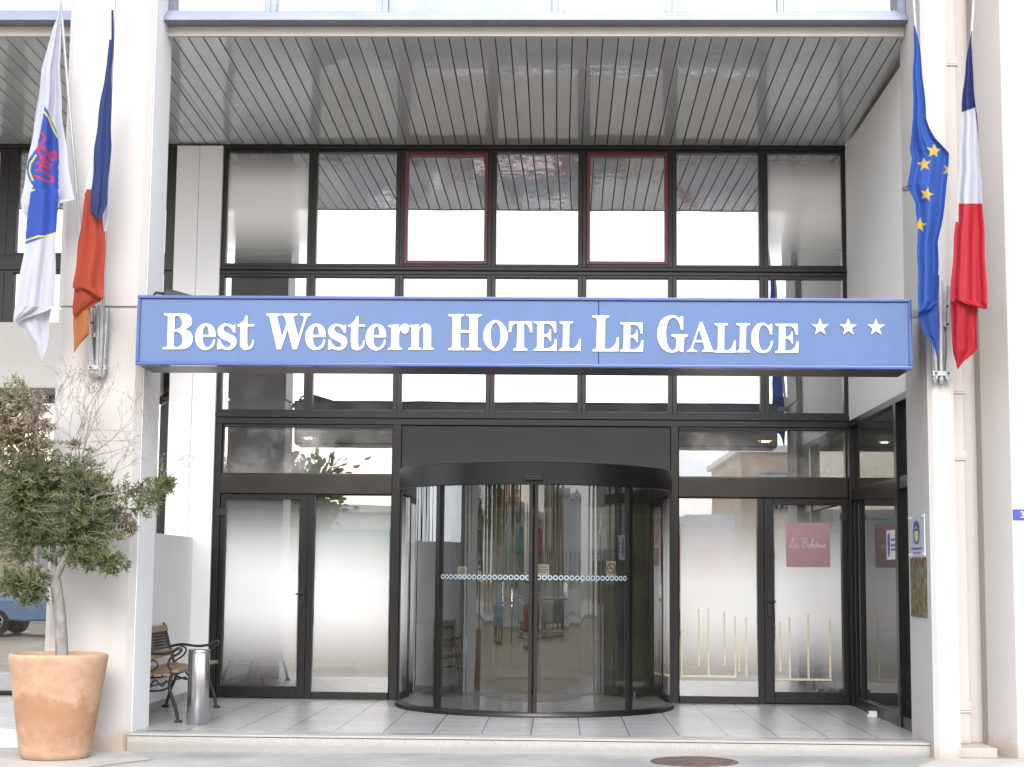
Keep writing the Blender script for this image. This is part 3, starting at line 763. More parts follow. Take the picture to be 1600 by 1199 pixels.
# floodlight lying on the left end of the sign
fl_ = P(262, 462, -3.9)
FLD = empty('floodlight', (fl_.x, -3.95, 3.513)); tag(FLD, 'small dark floodlight lying on top of the blue sign beside the left column', 'floodlight')
m = MB(); m.prism([(0, .02), (.02, .085), (.10, .09), (.36, .015), (.36, 0), (.10, .0)], 1, -.10, .10); o = m.build('lamp_housing', 'black_plastic', FLD, .008); o.location = (-.02, 0, 0)
m = MB(); m.box(-.10, .0, -.05, .05, 0.0, .03); m.tube([(-.09, -.12, .01), (-.06, -.12, .06), (0, -.12, .055)], .012); m.tube([(-.09, .12, .01), (-.06, .12, .06), (0, .12, .055)], .012); m.tube([(-.09, -.12, .01), (-.09, .12, .01)], .012)
m.build('bracket', 'cast_iron', FLD)

exec_flags = True
# ------------------------------------------------------------------ flags
def lin(c):
    return tuple(((v / 255) / 12.92 if v <= 10 else (((v / 255) + .055) / 1.055) ** 2.4) for v in c)
def inpoly(x, y, p):
    r = False; j = len(p) - 1
    for i in range(len(p)):
        if (p[i][1] > y) != (p[j][1] > y) and x < (p[j][0] - p[i][0]) * (y - p[i][1]) / (p[j][1] - p[i][1]) + p[i][0]: r = not r
        j = i
    return r
def segd(x, y, a, b):
    dx, dy = b[0] - a[0], b[1] - a[1]; L = dx * dx + dy * dy or 1e-9
    t = max(0, min(1, ((x - a[0]) * dx + (y - a[1]) * dy) / L)); return math.hypot(x - a[0] - t * dx, y - a[1] - t * dy)
def pl_dist(x, y, pl): return min(segd(x, y, pl[i], pl[i + 1]) for i in range(len(pl) - 1))
def interp(rows, y):
    for i in range(len(rows) - 1):
        a, b = rows[i], rows[i + 1]
        if a[0] <= y <= b[0]:
            t = (y - a[0]) / (b[0] - a[0]); t2 = t
            return a[1] + (b[1] - a[1]) * t2, a[2] + (b[2] - a[2]) * t2
    return rows[-1][1:]
def flag(name, layers, label, cat='flag'):
    """each layer: rows (y, left, right), colour function, depth, fold count, amplitude, phase, drift"""
    m = MB(); cols = []
    for rows, colf, Y, folds, amp, ph, drift in layers:
        y0, y1 = rows[0][0], rows[-1][0]
        ny = max(8, int((y1 - y0) / 1.3)); nx = 56
        vs = []
        for j in range(ny + 1):
            py = y0 + (y1 - y0) * j / ny
            l, r = interp(rows, py)
            l += .7 * math.sin(py * .09 + ph * 3); r += .7 * math.sin(py * .075 + ph * 5 + 1)
            wm = abs(r - l) / 190
            tv = (py - y0) / max(1, y1 - y0)
            for k in range(nx + 1):
                u = k / nx
                px = l + (r - l) * u
                A = amp * min(1, wm / .22)
                w = math.sin(u * folds * .72 * math.tau + ph + drift * tv + .25 * math.sin(tv * 9 + ph))
                w2 = math.sin(u * folds * 2.3 * math.tau + ph * 2 + drift * 2.1 * tv + 1.1) * (.12 + .12 * math.sin(tv * 5 + ph * 3))
                dy = A * (w + w2)
                vs.append(P(px, py, Y + dy)); cols.append((*lin(colf(px, py)), 1))
        m.add(vs, [(j * (nx + 1) + k, j * (nx + 1) + k + 1, (j + 1) * (nx + 1) + k + 1, (j + 1) * (nx + 1) + k) for j in range(ny) for k in range(nx)], 0, True)
    o = m.build(name, 'flag_cloth', attr=('dye', 'FLOAT_COLOR', cols))
    return tag(o, label, cat, 'flags on the entrance columns')
# hotel banner
BLUE = [(70,166),(74,172),(80,188),(87,202),(91,215),(92,240),(91,318),(88,365),(39,382),(43,335),(48,300),(52,290),(47,284),(43,274),(41,262),(44,250),(51,240),(58,230),(62,210),(66,190)]
RED = [[(65,208),(71,217),(62,227)], [(63,226),(59,236),(66,250),(73,240),(70,230),(63,232)], [(78,240),(87,238),(88,248),(80,250),(77,244),(80,239)], [(58,254),(76,264),(79,258),(64,246)],
       [(56,266),(64,266),(82,277),(83,283),(76,285),(55,275)], [(70,250),(62,262)]]
YEL = [[(68,174),(76,184),(82,200),(90,215)], [(56,243),(48,255),(46,268),(51,282)], [(40,376),(58,370),(72,369),(88,364)], [(48,298),(53,297)]]
def banner(px, py):
    if any(pl_dist(px, py, r) < 1.7 for r in RED): return (190, 50, 70)
    if inpoly(px, py, BLUE):
        if any(pl_dist(px, py, r) < 1.25 for r in YEL): return (220, 205, 60)
        return (50, 80, 165)
    return (188, 190, 202)
plain = lambda c: (lambda px, py: c)
flag('flag', [([(4,93,96.5),(27,90,95.5),(45,83,95),(75,73.5,94.5),(105,66.5,94.5),(135,62,95),(180,56,97),(234,47,104),(265,41,108),(313,33.5,116),(318,33.5,92),(332,35,90),(342,41,88)], banner, -4.36, 2.2, .045, .4, 1.2),
   ([(296,47,91),(342,42,88.5),(382,39,87),(453,28,86),(480,24,86),(487,22.5,70),(503,21.5,24)], banner, -4.44, 1.6, .035, 1.3, 1.5),
   ([(478,27,82),(502,23,77.5),(520,38,76),(538,54,74.5),(550,59,71),(564,64.5,66)], plain((185, 186, 196)), -4.38, 1.3, .03, 2.2, 1)],
   'white hanging banner flag with a blue panel and red script by the left column')
NAVY, WHT, ORG, BRN = (44, 56, 104), (196, 204, 216), (158, 64, 45), (160, 100, 60)
flag('flag', [([(16,171.5,178),(40,171,178.5),(100,167.5,176),(150,158,174),(227,148,174),(265,145.5,171),(319,141.5,167),(334,141,161),(343,153.5,155)], lambda x, y: WHT if (y < 62 and x < 174 - (62 - y) * 0 and not (y > 52 and x > 174)) else NAVY, -4.47, 1.3, .03, 2.8, .6),
   ([(120,163,172),(161,156,172),(227,146,173.5),(300,133,170),(332,131,170),(362,127,166)], lambda x, y: WHT if y < 301 or x > 155 else ORG, -4.34, 1.4, .02, 1.2, .3),
   ([(296,135,160),(345,127,161),(376,123,165),(403,120,164),(445,114,163),(450,114,162.5),(459,136,162),(468,160,162)], plain(ORG), -4.385, 1.6, .03, .5, .8),
   ([(436,117,150),(470,115,158),(480,114,142),(493,114,117)], plain((148, 62, 44)), -4.345, 1.2, .02, 2, .5), ([(470,117,141),(500,115,140),(523,115,139),(536,115,126),(551,114.6,116)], plain(BRN), -4.32, 1.2, .025, 1, .4)],
   'navy, white and faded orange-red flag in folds near the left end of the sign')
STARS = [(1459, 236, 12, .1), (1483, 266, 11, .4), (1444, 257, 11.5, -.15), (1448, 304, 11.5, .25), (1437, 352, 11.5, .1), (1470, 300, 0.1, 0)]
SP = [[(cx + x, cy - z) for x, z in star_poly(0, 0, r, rot, .42)] for cx, cy, r, rot in STARS]
def eu(px, py): return (205, 175, 70) if any(inpoly(px, py, s) for s in SP) else (54, 88, 168)
flag('flag', [([(40,1428.5,1430.5),(75,1427.5,1437),(100,1427,1440),(140,1426,1444),(185,1427,1447),(200,1425,1453),(215,1423,1461),(232,1421,1476),(240,1423,1482.5),(249,1425.5,1482),(266,1422.5,1481.6),(288,1417,1480),(300,1421,1478.5),(317,1431,1476),(352,1433,1471.5),(378,1433.5,1466),(438,1434,1466),(470,1434.5,1466),(482,1434.5,1455),(488,1435,1438)], eu, -4.48, 1.9, .05, .2, .9),
   ([(430,1440,1467),(495,1434.5,1467.5),(508,1439.5,1467.5),(525,1446,1467.5),(531,1454,1467),(561,1465.5,1467)], plain((40, 68, 138)), -4.43, 1.0, .025, 1.2, .5)],
   'blue flag with yellow stars hanging in folds on the right column')
def french(px, py):
    if py < 176 - (px - 1502) * .35: return (40, 50, 102)
    if px > 1524 + (py - 170) * .09 and py < 300 and px > interp(FR, py)[1] - 1.6: return (120, 50, 110)
    if py < (347 if px < 1497.5 else 318): return (188, 192, 204)
    return (180, 46, 60)
FR = [(48,1517,1519),(95,1510,1518.5),(139,1504.6,1522),(177,1502.4,1526),(238,1499.6,1530.6),(316,1495.5,1535.4),(384,1490,1539),(438,1486.6,1541.3),(470,1484.4,1543.5),(476,1502,1543.5),(483,1536,1543)]
flag('flag', [(FR, french, -4.48, 1.9, .045, 1.0, .8), ([(456,1486,1528),(512,1485.5,1526.5),(545,1489,1526.6),(552,1490,1521),(565,1493,1506),(578,1495,1496.5)], plain((168, 36, 50)), -4.43, 1.5, .04, 2, 1)],
   'navy, white and bright red flag hanging straight at the right of the downpipe')
m = MB(); w = P(1414, 295, -4.5); m.box(w.x - .02, w.x + .03, w.y - .01, w.y + .01, w.z - .02, w.z + .015)
m.tube([P(1416, 292, -4.5), P(1424, 291, -4.48)], .006)
tag(m.build('flag_clip', 'black_plastic', bevel=.003), 'small black clip at the left edge of the blue starred flag', 'clip')

# poles and sockets
def pole(a, b, ya, yb, r, label):
    A, B = P(*a, ya), P(*b, yb)
    t = empty('flagpole', A); tag(t, label, 'flagpole', 'flagpoles on the entrance columns')
    d = B - A
    m = MB(); pts = [d * (k / 10) + Vector((0, -.02 * math.sin(math.pi * k / 10), 0)) for k in range(11)]
    m.tube(pts, [r * (1 - .35 * k / 10) for k in range(11)], 12); m.build('pole', 'galvanised', t)
    m = MB(); q = d.normalized()
    m.tube([d * .955, d * .965], r * 1.5, 10); m.build('cord_ring', 'galvanised', t)
    m = MB(); m.tube([d - q * .01, d + q * .02, d + q * .05], [r, r * 1.1, r * .3], 10); m.build('finial', 'galvanised', t)
pole((147, 588), (90.5, -45), -3.99, -4.36, .017, 'grey pole leaning left from the left column, carrying the white banner')
pole((157, 588), (181, -45), -4.02, -4.42, .017, 'near vertical grey pole on the left column behind the navy flag')
pole((1463, 592), (1425, -40), -4.18, -4.50, .015, 'slim grey pole carrying the blue starred flag')
pole((1479, 592), (1524, -40), -4.18, -4.50, .015, 'slim grey pole leaning right, carrying the bright red flag')
def socket(px, py0, py1, yw, label, sp):
    b = P(px, py1, yw); t = empty('flagpole_bracket', b); tag(t, label, 'bracket', 'flagpole brackets on the columns')
    z1 = P(px, py0, yw).z - b.z
    m = MB()
    m.box(-.06, .06, .035, .06, .05, z1 - .06); m.box(-.075, .075, -.035, .035, .06, .10); m.box(-.075, .075, -.03, .035, z1 * .55, z1 * .55 + .04)
    m.build('back_plate', 'galvanised', t, .004)
    for k, s in ((-1, -.012), (0, 0), (1, .012)):
        m = MB(); x = k * sp
        m.tube([(x + s * 1.0, -.0, .0), (x + s, -.0, .03)], [.012, .022], 12); m.tube([(x + s, 0, .03), (x + k * .035, -.03, z1 * (.95 if k else 1))], [.0225, .024], 12)
        m.build('socket_tube', 'galvanised', t)
    m = MB()
    for z in (.08, z1 * .55 + .02, z1 * .75):
        for x in (-.05, .05): m.tube([(x, -.045, z), (x, -.03, z)], .010, 6)
    m.build('bolt', 'cast_iron', t)
socket(152, 478, 590, -3.99, 'grey three-tube flagpole bracket on the left column beside the sign end', .034)
socket(1471, 440, 600, -4.16, 'grey three-tube flagpole bracket on the right column', .040)

# ------------------------------------------------------------------ downpipe
dx0, dx1 = 3.225, 3.365
DP = empty('downpipe', (3.295, -3.62, -.03)); tag(DP, 'pale square downpipe running down the recess right of the entrance', 'downpipe')
m = MB(); m.box(-.068, .068, -.05, .05, 0, 9); m.build('pipe', 'cream_paint', DP, .012)
for py in (98, 610, 714, 1108):
    z = PZ(1500, py, -3.67) + .03
    m = MB(); m.box(-.076, .076, -.058, .05, z - .012, z + .055); m.box(-.095, .080, -.064, .06, z - .03, z - .014); m.build('collar', 'grubby_cream_paint', DP, .004)

# plaques on the right column
m = MB(); A, B = -3.37, -4.00
def col_plaque(y0, y1, z0, z1, mat, t=.012):
    m = MB(); m.box(2.975 - t - .004, 2.975 - .004, y0, y1, z0, z1); return m
yA, yB = -3.36, -3.93
pq = empty('hotel_plaque', (2.99, (yA + yB) / 2, 1.5)); tag(pq, 'white plaque with blue emblem screwed on the inner face of the right column', 'plaque')
def pchild(o): return wparent(o, pq)
pchild(col_plaque(yB, yA, 1.475, 1.82, 0).build('plate', 'clear_acrylic', None, .003))
m = MB()
def oval(cy, cz, ry, rz, x, n=28): return [(x, cy + ry * math.copysign(abs(math.cos(a)) ** .8, math.cos(a)), cz + rz * math.copysign(abs(math.sin(a)) ** .7, math.sin(a))) for a in [i * math.tau / n for i in range(n)]]
cy = (yA + yB) / 2
m.add(oval(cy, 1.675, .125, .098, 2.958), [list(range(28))]); m.build('emblem', 'logo_blue', None).parent = None
em = bpy.data.objects['emblem']; wparent(em, pq)
m = MB(); m.add(oval(cy, 1.655, .07, .052, 2.957), [list(range(28))])
m.add([(2.957, cy - .06, 1.69), (2.957, cy, 1.735), (2.957, cy + .06, 1.69)], [(0, 1, 2)])
pchild(m.build('emblem_crest', 'logo_yellow', None))
m = MB()
m.add([(2.958, cy - .2, 1.535), (2.958, cy + .2, 1.535), (2.958, cy + .2, 1.55), (2.958, cy - .2, 1.55)], [(0, 1, 2, 3)])
m.add([(2.958, cy - .14, 1.505), (2.958, cy + .14, 1.505), (2.958, cy + .14, 1.514), (2.958, cy - .14, 1.514)], [(0, 1, 2, 3)])
pchild(m.build('small_lettering', 'logo_blue', None))
m = MB()
for y in (yA - .03, yB + .03):
    for z in (1.495, 1.80): m.tube([(2.945, y, z), (2.965, y, z)], .012, 10)
pchild(m.build('screw', 'galvanised', None))
o = col_plaque(yB, yA, .985, 1.465, 0, .01).build('picture_panel', 'photo_print', None, .002)
tag(o, 'tall brown and green picture panel under the white plaque on the right column', 'picture')
# house number
hn = P(1583, 796, -4.06); hz0, hz1 = PZ(1590, 812, -4.06), hn.z
hp = empty('house_number_plate', (hn.x + .15, -4.056, hz0)); tag(hp, 'small blue enamel house number plate on the pilaster at the right edge', 'plate')
wparent(box_obj('plate', 'logo_blue', None, hn.x, hn.x + .32, -4.066, -4.052, hz0, hz1, bevel=.003), hp)
def text_obj(s, size, loc, mat, parent=None, rotz=0, shear=0, ext=.001, align='CENTER'):
    cu = bpy.data.curves.new('text', 'FONT'); cu.body = s; cu.size = size; cu.extrude = ext; cu.align_x = align; cu.shear = shear
    tmp = bpy.data.objects.new('tmp', cu); COL.objects.link(tmp)
    dg = bpy.context.evaluated_depsgraph_get(); me = bpy.data.meshes.new_from_object(tmp.evaluated_get(dg)); bpy.data.objects.remove(tmp)
    me.transform(Matrix.Translation(loc) @ Matrix.Rotation(rotz, 4, 'Z') @ Matrix.Rotation(math.pi / 2, 4, 'X'))
    me.materials.clear(); me.materials.append(MATS[mat])
    o = bpy.data.objects.new('lettering', me); COL.objects.link(o)
    if parent: wparent(o, parent)
    return o
text_obj('3', .075, (PX(1597.5, 805, -4.067), -4.0665, hz0 + .014), 'letter_white', hp)

# ------------------------------------------------------------------ notices on the glass
def notice(name, px0, py0, px1, py1, Y, mat, label, cat='notice', yaw=0):
    a, b = P(px0, py0, Y), P(px1, py1, Y)
    t = empty(name, ((a.x + b.x) / 2, Y, b.z)); tag(t, label, cat)
    m = MB(); w = abs(b.x - a.x) / 2; m.box(-w, w, -.002, .002, 0, a.z - b.z); o = m.build('sheet', mat, t)
    t.rotation_euler.z = yaw
    return t, w, a.z - b.z
def lines(t, w, h, rows, mat='logo_blue', frac=.75):
    m = MB()
    for z, ww in rows: m.box(-w * ww, w * ww, -.0035, -.0022, h * z, h * (z + .07))
    m.build('small_lettering', mat, t)
def on_drum(name, px, py, wpx, hpx, mat, label, cat='notice'):
    # solve the angle on the drum for a measured x
    best = min((abs(px - (870 + (CX_ + (RD + .006) * math.sin(R(a / 4))) * F_PX / (DIST + CY_ - (RD + .006) * math.cos(R(a / 4)))) ), a / 4) for a in range(-320, 321))
    a = best[1]; q = arc_pt(a, RD - .03, 0)
    D = q[1] + DIST
    sc = D / F_PX; z = EYE - (py + hpx / 2 - 900) * sc
    t = empty(name, (q[0], q[1], z)); t.rotation_euler.z = R(a); tag(t, label, cat)
    w, h = wpx * sc / 2 / max(.4, math.cos(R(a))), hpx * sc
    m = MB(); m.box(-w, w, -.002, .002, 0, h); m.build('sheet', mat, t)
    return t, w, h
t, w, h = on_drum('no_smoking_sign', 957.5, 889, 14, 25, 'paper_white', 'small white no smoking sign with red ring on the curved entrance glass', 'sign')
m = MB(); ring = []
for r in (.052, .066):
    for j in range(24): ring.append((r * math.cos(j * math.tau / 24) * w / .068, -.0035, h * .55 + r * .62 * 1.0 * math.sin(j * math.tau / 24) * w / .068 * 1.6))
m.add(ring, [(j, (j + 1) % 24, 24 + (j + 1) % 24, 24 + j) for j in range(24)])
m.add([(-.035, -.0036, h * .55 + .045), (-.024, -.0036, h * .55 + .052), (.035, -.0036, h * .55 - .045), (.024, -.0036, h * .55 - .052)], [(0, 1, 2, 3)])
m.build('ring', 'sign_red', t)
m = MB(); m.box(-.032, .03, -.0032, -.0022, h * .52, h * .57); m.build('cigarette', 'black_plastic', t)
t, w, h = on_drum('paper_notice', 720, 897, 15, 20, 'paper_white', 'white paper notice on the left sliding leaf above the dots'); lines(t, w, h, [(.75, .7), (.55, .8), (.4, .6)])
t, w, h = on_drum('paper_notice', 848, 892, 20, 19, 'paper_white', 'white paper notice beside the central stile of the curved door'); lines(t, w, h, [(.75, .7), (.55, .8), (.35, .8)])
t, w, h = on_drum('exit_sticker', 1036, 921, 8, 20, 'sign_green', 'small green sticker on the right fixed curve of the entrance glass', 'sticker'); lines(t, w, h, [(.6, .6), (.3, .6)], 'paper_white')
# rose restaurant sign in the right door
t, w, h = notice('restaurant_sign', 1228, 817, 1297, 886, -.010, 'rose_panel', 'square dusty pink sign with white script in the right glass door', 'sign')
def script(pts, x0, z0, s): return [(x0 + px * s, -.004, z0 + pz * s) for px, pz in pts]
def smooth_pl(p, k=5):
    out = []
    for i in range(len(p) - 1):
        a, b, c, d = [Vector(p[max(0, min(len(p) - 1, i + q))]) for q in (-1, 0, 1, 2)]
        for j in range(k):
            f = j / k; out.append(.5 * ((2 * b) + (c - a) * f + (2 * a - 5 * b + 4 * c - d) * f * f + (3 * b - a - 3 * c + d) * f ** 3))
    return out + [Vector(p[-1])]
CUR = [[(.5,1.0),(.9,1.6),(.6,1.7),(.45,.9),(.3,.2),(0,0),(.3,.15),(.8,.0),(1.0,.2)], [(1.55,.6),(1.25,.7),(1.1,.3),(1.25,.05),(1.5,.4),(1.5,.1),(1.75,.15)],
       [(2.6,1.6),(2.5,.8),(2.3,0)], [(2.2,1.3),(2.6,1.75),(3.1,1.55),(2.9,1.1),(2.6,.95),(3.1,.8),(3.0,.2),(2.6,0),(2.3,.1)], [(3.6,.6),(3.35,.4),(3.4,.05),(3.7,.15),(3.7,.5),(3.55,.6),(3.9,.5)],
       [(3.9,.2),(4.25,1.3),(4.15,1.6),(4.0,1.0),(4.0,0),(4.2,.5),(4.4,.5),(4.4,.05),(4.6,.15)], [(4.6,.2),(4.95,.45),(4.85,.65),(4.65,.4),(4.75,.03),(5.05,.2)], [(4.7,1.0),(4.95,.8)],
       [(5.05,.2),(5.2,.55),(5.2,0),(5.4,.5),(5.5,.4),(5.5,0),(5.7,.5),(5.8,.4),(5.85,.03),(6.0,.2)], [(6.0,.2),(6.35,.45),(6.25,.65),(6.05,.4),(6.15,.03),(6.5,.2)]]
m = MB(); sc_ = w * 2 * .86 / 6.6
for c in CUR: m.tube(smooth_pl(script(c, -w * .86, h * .43, sc_)), .0036, 5)
m.build('script_lettering', 'letter_white', t)
# notice on the side glazing
tn = empty('hotel_notice', (3.072, -2.05, 1.47)); tag(tn, 'white sheet with blue emblem stuck inside the right side window', 'notice')
m = MB(); m.box(-.002, .002, -.22, .22, 0, .27); m.build('sheet', 'paper_white', tn)
m = MB(); m.add(oval(.11, .135, .06, .11, -.004), [list(range(28))]); m.build('emblem', 'logo_blue', tn)
m = MB()
for z in (.17, .12, .08): m.box(-.004, -.003, -.17, .0, z, z + .02)
m.build('small_lettering', 'logo_blue', tn)
o = MB(); o.box(-.035, .035, -.04, .04, 0, .06); o.box(-.05, -.035, -.02, .02, .0, .03)
o = o.build('door_stop', 'white_plastic', None, .012, 3); o.location = (2.97, -1.55, .001); tag(o, 'small white block on the floor at the foot of the side window', 'door stop')

# ------------------------------------------------------------------ pot and tree
POT = empty('plant_pot', (-3.87, -4.47, WALK - .022)); tag(POT, 'large round terracotta pot standing on the pavement before the left column', 'plant pot')
m = MB(); m.lathe([(.0, .0), (.235, .0), (.258, .012), (.268, .05), (.33, .45), (.372, .74), (.378, .775), (.372, .795), (.352, .80), (.335, .795), (.328, .76), (.30, .62)], n=72)
m.build('pot_body', 'terracotta', POT)
m = MB(); m.lathe([(.31, .70), (.2, .715), (.1, .725), (.001, .73)], n=40); m.build('soil', 'soil', POT)
m = MB()                                                   # pale handprint-like scuff on the pot
rp = random.Random(2)

TREE = empty('olive_tree', (-3.87, -4.47, WALK + .72)); tag(TREE, 'small leafy tree with many bare twigs growing in the terracotta pot', 'tree')
T0 = TREE.location.copy()
def TP(px, py, dy=0): return P(px, py, -4.47 + dy) - T0
rt = random.Random(21)
trunk = MB(); twigs = MB(); dryt = MB(); tw_t = []; 
def wig(a, b, n, j): return [a.lerp(b, k / n) + (Vector((rt.uniform(-j, j), rt.uniform(-j, j), rt.uniform(-j, j))) if 0 < k < n else Vector()) for k in range(n + 1)]
def limb(mb, pts, r0, r1, n=10):
    L = len(pts) - 1; mb.tube(smooth_pl(pts, 4), [r0 + (r1 - r0) * k / (L * 4) for k in range(L * 4 + 1)], n)
base = Vector((0.0, 0, -.02)); fork = TP(86, 905)
limb(trunk, [Vector((.03, 0, -.02)), TP(95, 985), TP(91, 940), fork], .05, .043, 14)
LIMBS = {}
def addlimb(k, pts, r0, r1): LIMBS[k] = pts; limb(trunk, pts, r0, r1)
addlimb('L', [fork, TP(68, 893, .02), TP(46, 868, .05), TP(40, 800, .1), TP(25, 735, .1), TP(10, 660, .12)], .036, .012)
addlimb('R', [fork, TP(98, 880, -.03), TP(112, 850, -.06), TP(122, 800, -.05), TP(122, 740, 0), TP(134, 690, .03), TP(140, 655, .05)], .033, .002)
addlimb('C', [fork, TP(84, 870, .08), TP(78, 820, .1), TP(70, 760, .08), TP(60, 690, .1), TP(58, 630, .08)], .03, .007)
addlimb('RR', [TP(122, 800, -.05), TP(150, 775, -.1), TP(182, 771, -.12), TP(215, 762, -.1), TP(255, 760, -.1)], .014, .004)
addlimb('RL', [TP(112, 850, -.06), TP(140, 808, .1), TP(165, 808, .14), TP(195, 802, .12), TP(213, 815, .1)], .012, .004)
addlimb('D', [TP(98, 880, -.03), TP(135, 878, -.15), TP(170, 884, -.2), TP(192, 876, -.2)], .012, .003)
addlimb('LL', [TP(68, 893, .02), TP(50, 905, -.05), TP(30, 920, -.1), TP(15, 915, -.1)], .012, .003)
leaves = MB(); ltone = []; dleaves = MB(); dtone = []
def leafq(mb, tones, p, d, L, W, tone):
    d = d.normalized(); s = d.cross(Vector((rt.uniform(-1, 1), rt.uniform(-1, 1), rt.uniform(-.2, 1)))); s = s.normalized() if s.length > 1e-4 else d.orthogonal()
    nrm = s.cross(d).normalized()
    q = [p, p + d * L * .35 + s * W + nrm * L * .03, p + d * L * .72 + s * W * .75, p + d * L - nrm * L * .10, p + d * L * .72 - s * W * .75, p + d * L * .35 - s * W + nrm * L * .03, p + d * L * .5 - nrm * L * .05]
    mb.add(q, [(0, 1, 6, 5), (1, 2, 6), (2, 3, 6), (3, 4, 6), (4, 5, 6)]); tones += [tone] * 7
def cluster(limbs, pxc, pyc, rx, ry, n, dyc=0, rd=None, dry=0.0, leafy=1.0, L=.068, seed_up=.2):
    """twigs run from the nearest limb into an ellipsoid and carry the leaves"""
    nodes = [p for k in limbs for p in smooth_pl(LIMBS[k], 4)]
    c = TP(pxc, pyc, dyc); sx_, sz_ = rx * 12.93 / F_PX, ry * 12.93 / F_PX; rd = rd or sx_ * .8
    for _i in range(n):
        while True:
            o = Vector((rt.uniform(-1, 1), rt.uniform(-1, 1), rt.uniform(-1, 1)))
            if .12 < o.length < 1: break
        tip = c + Vector((o.x * sx_, o.y * rd, o.z * sz_))
        near = min(nodes, key=lambda q: (q - tip).length + .05 * rt.random())
        if (near - tip).length > .30: near = near.lerp(tip, 1 - .30 / (near - tip).length * rt.uniform(.7, 1.3)) if rt.random() < .6 else near
        pts = wig(near, tip, 4, .018)
        isd = rt.random() < dry
        (dryt if isd else twigs).tube(pts, [.0042, .0036, .003, .0024, .0012], 5)
        if rt.random() > leafy: continue
        d = (tip - near).normalized()
        k = rt.randint(13, 20); shade = rt.random() * .5
        for i in range(k):
            f = .3 + .7 * i / (k - 1); x = f * 4; j = min(3, int(x)); p = pts[j].lerp(pts[j + 1], x - j)
            dd = d * .7 + Vector((rt.uniform(-1, 1), rt.uniform(-1, 1), rt.uniform(-.7, 1.0) + (seed_up if not isd else -.7)))
            if isd: leafq(dleaves, dtone, p, dd, L * rt.uniform(.6, 1.1), L * .085, rt.random())
            else: leafq(leaves, ltone, p, dd, L * rt.uniform(.65, 1.15), L * rt.uniform(.075, .11), min(1, shade + rt.random() * .5))
cluster(['C', 'R', 'L'], 95, 785, 82, 96, 270, L=.056)
cluster(['C', 'R', 'L', 'RR', 'RL'], 120, 790, 100, 80, 120, L=.048)
cluster(['R', 'C'], 145, 808, 64, 72, 165, -.1, L=.056)
cluster(['L', 'C'], 22, 810, 62, 80, 185, .05, L=.056)
cluster(['L', 'C'], 50, 760, 60, 45, 110, .05, L=.054)
cluster(['D'], 140, 868, 45, 24, 70, -.15, L=.054)
cluster(['D'], 178, 884, 26, 18, 34, -.2, L=.054)
cluster(['LL'], 30, 915, 50, 34, 110, -.1, L=.054)
cluster(['LL'], 52, 940, 26, 18, 26, -.1, L=.05)
cluster(['RR'], 262, 757, 16, 18, 22, -.1, rd=.1, L=.054)
cluster(['RR'], 238, 770, 20, 24, 24, -.1, rd=.1, L=.054)
cluster(['RR'], 208, 765, 16, 12, 12, -.1, rd=.08, L=.05)
cluster(['RR'], 230, 800, 22, 16, 16, -.1, rd=.1, L=.05)
cluster(['RR', 'R'], 160, 748, 14, 22, 12, -.05, rd=.06, L=.05)
cluster(['RL'], 182, 820, 34, 26, 44, .12, dry=.95, L=.05)
cluster(['L'], 14, 690, 50, 70, 120, .1, dry=.42, L=.06)
cluster(['L', 'C'], 48, 665, 40, 58, 80, .1, dry=.72, L=.066)
cluster(['C'], 20, 615, 34, 32, 36, .1, dry=.6, L=.06)
cluster(['C', 'R'], 112, 742, 40, 24, 24, 0, dry=.5, L=.045)
# bare crown: recursive dead branching
def bare(p, d, L, r, depth):
    pts = [p]; q = p.copy(); dd = d.copy()
    for k in range(4):
        dd = (dd + Vector((rt.uniform(-.28, .28), rt.uniform(-.22, .22), rt.uniform(-.16, .22)))).normalized(); q = q + dd * L / 4; pts.append(q.copy())
    dryt.tube(pts, [r, r * .88, r * .75, r * .6, r * .42], 5)
    if depth == 0:
        if rt.random() < .25: leafq(dleaves, dtone, q, dd + Vector((0, 0, -.6)), .03, .004, rt.random())
        return
    for _k in range(rt.choice((2, 3, 3))):
        j = rt.choice((2, 3, 4)); a = Vector((rt.uniform(-1, 1), rt.uniform(-.7, .7), rt.uniform(-.35, .9)))
        bare(pts[j], (dd * .75 + a * .65).normalized(), L * rt.uniform(.55, .8), max(.0011, r * .58), depth - 1)
for px, py, dx, dz, L, r in ((122, 745, .15, 1, .30, .008), (134, 690, .5, .6, .30, .007), (128, 715, .9, .25, .36, .007), (140, 655, .1, 1, .20, .006), (140, 660, -.5, .8, .22, .005), (95, 740, -.2, 1, .32, .007), (105, 720, .3, .9, .28, .006), (75, 700, -.1, 1, .3, .006), (122, 780, .7, .5, .3, .006), (150, 775, .6, .5, .28, .005), (110, 690, -.2, .9, .26, .005), (140, 690, .8, .1, .36, .005), (60, 650, .6, .6, .3, .005), (215, 765, .9, .2, .22, .003)):
    bare(TP(px, py, rt.uniform(-.05, .08)), Vector((dx, rt.uniform(-.3, .3), dz)).normalized(), L, r * .62, 4)
limb(dryt, [TP(112, 800), TP(124, 745), TP(118, 700), TP(136, 640), TP(162, 600)], .0075, .002)
limb(dryt, [TP(120, 735), TP(150, 712), TP(180, 705), TP(214, 692)], .005, .0016)
limb(dryt, [TP(134, 672), TP(165, 672), TP(205, 675)], .003, .0012)
trunk.build('trunk', 'bark', TREE); twigs.build('twigs', 'bark', TREE); dryt.build('dead_twigs', 'dry_twig', TREE)
leaves.build('foliage', 'green_leaf', TREE, attr=('tone', 'FLOAT', ltone)); dleaves.build('dry_foliage', 'dry_leaf', TREE, attr=('tone', 'FLOAT', dtone))

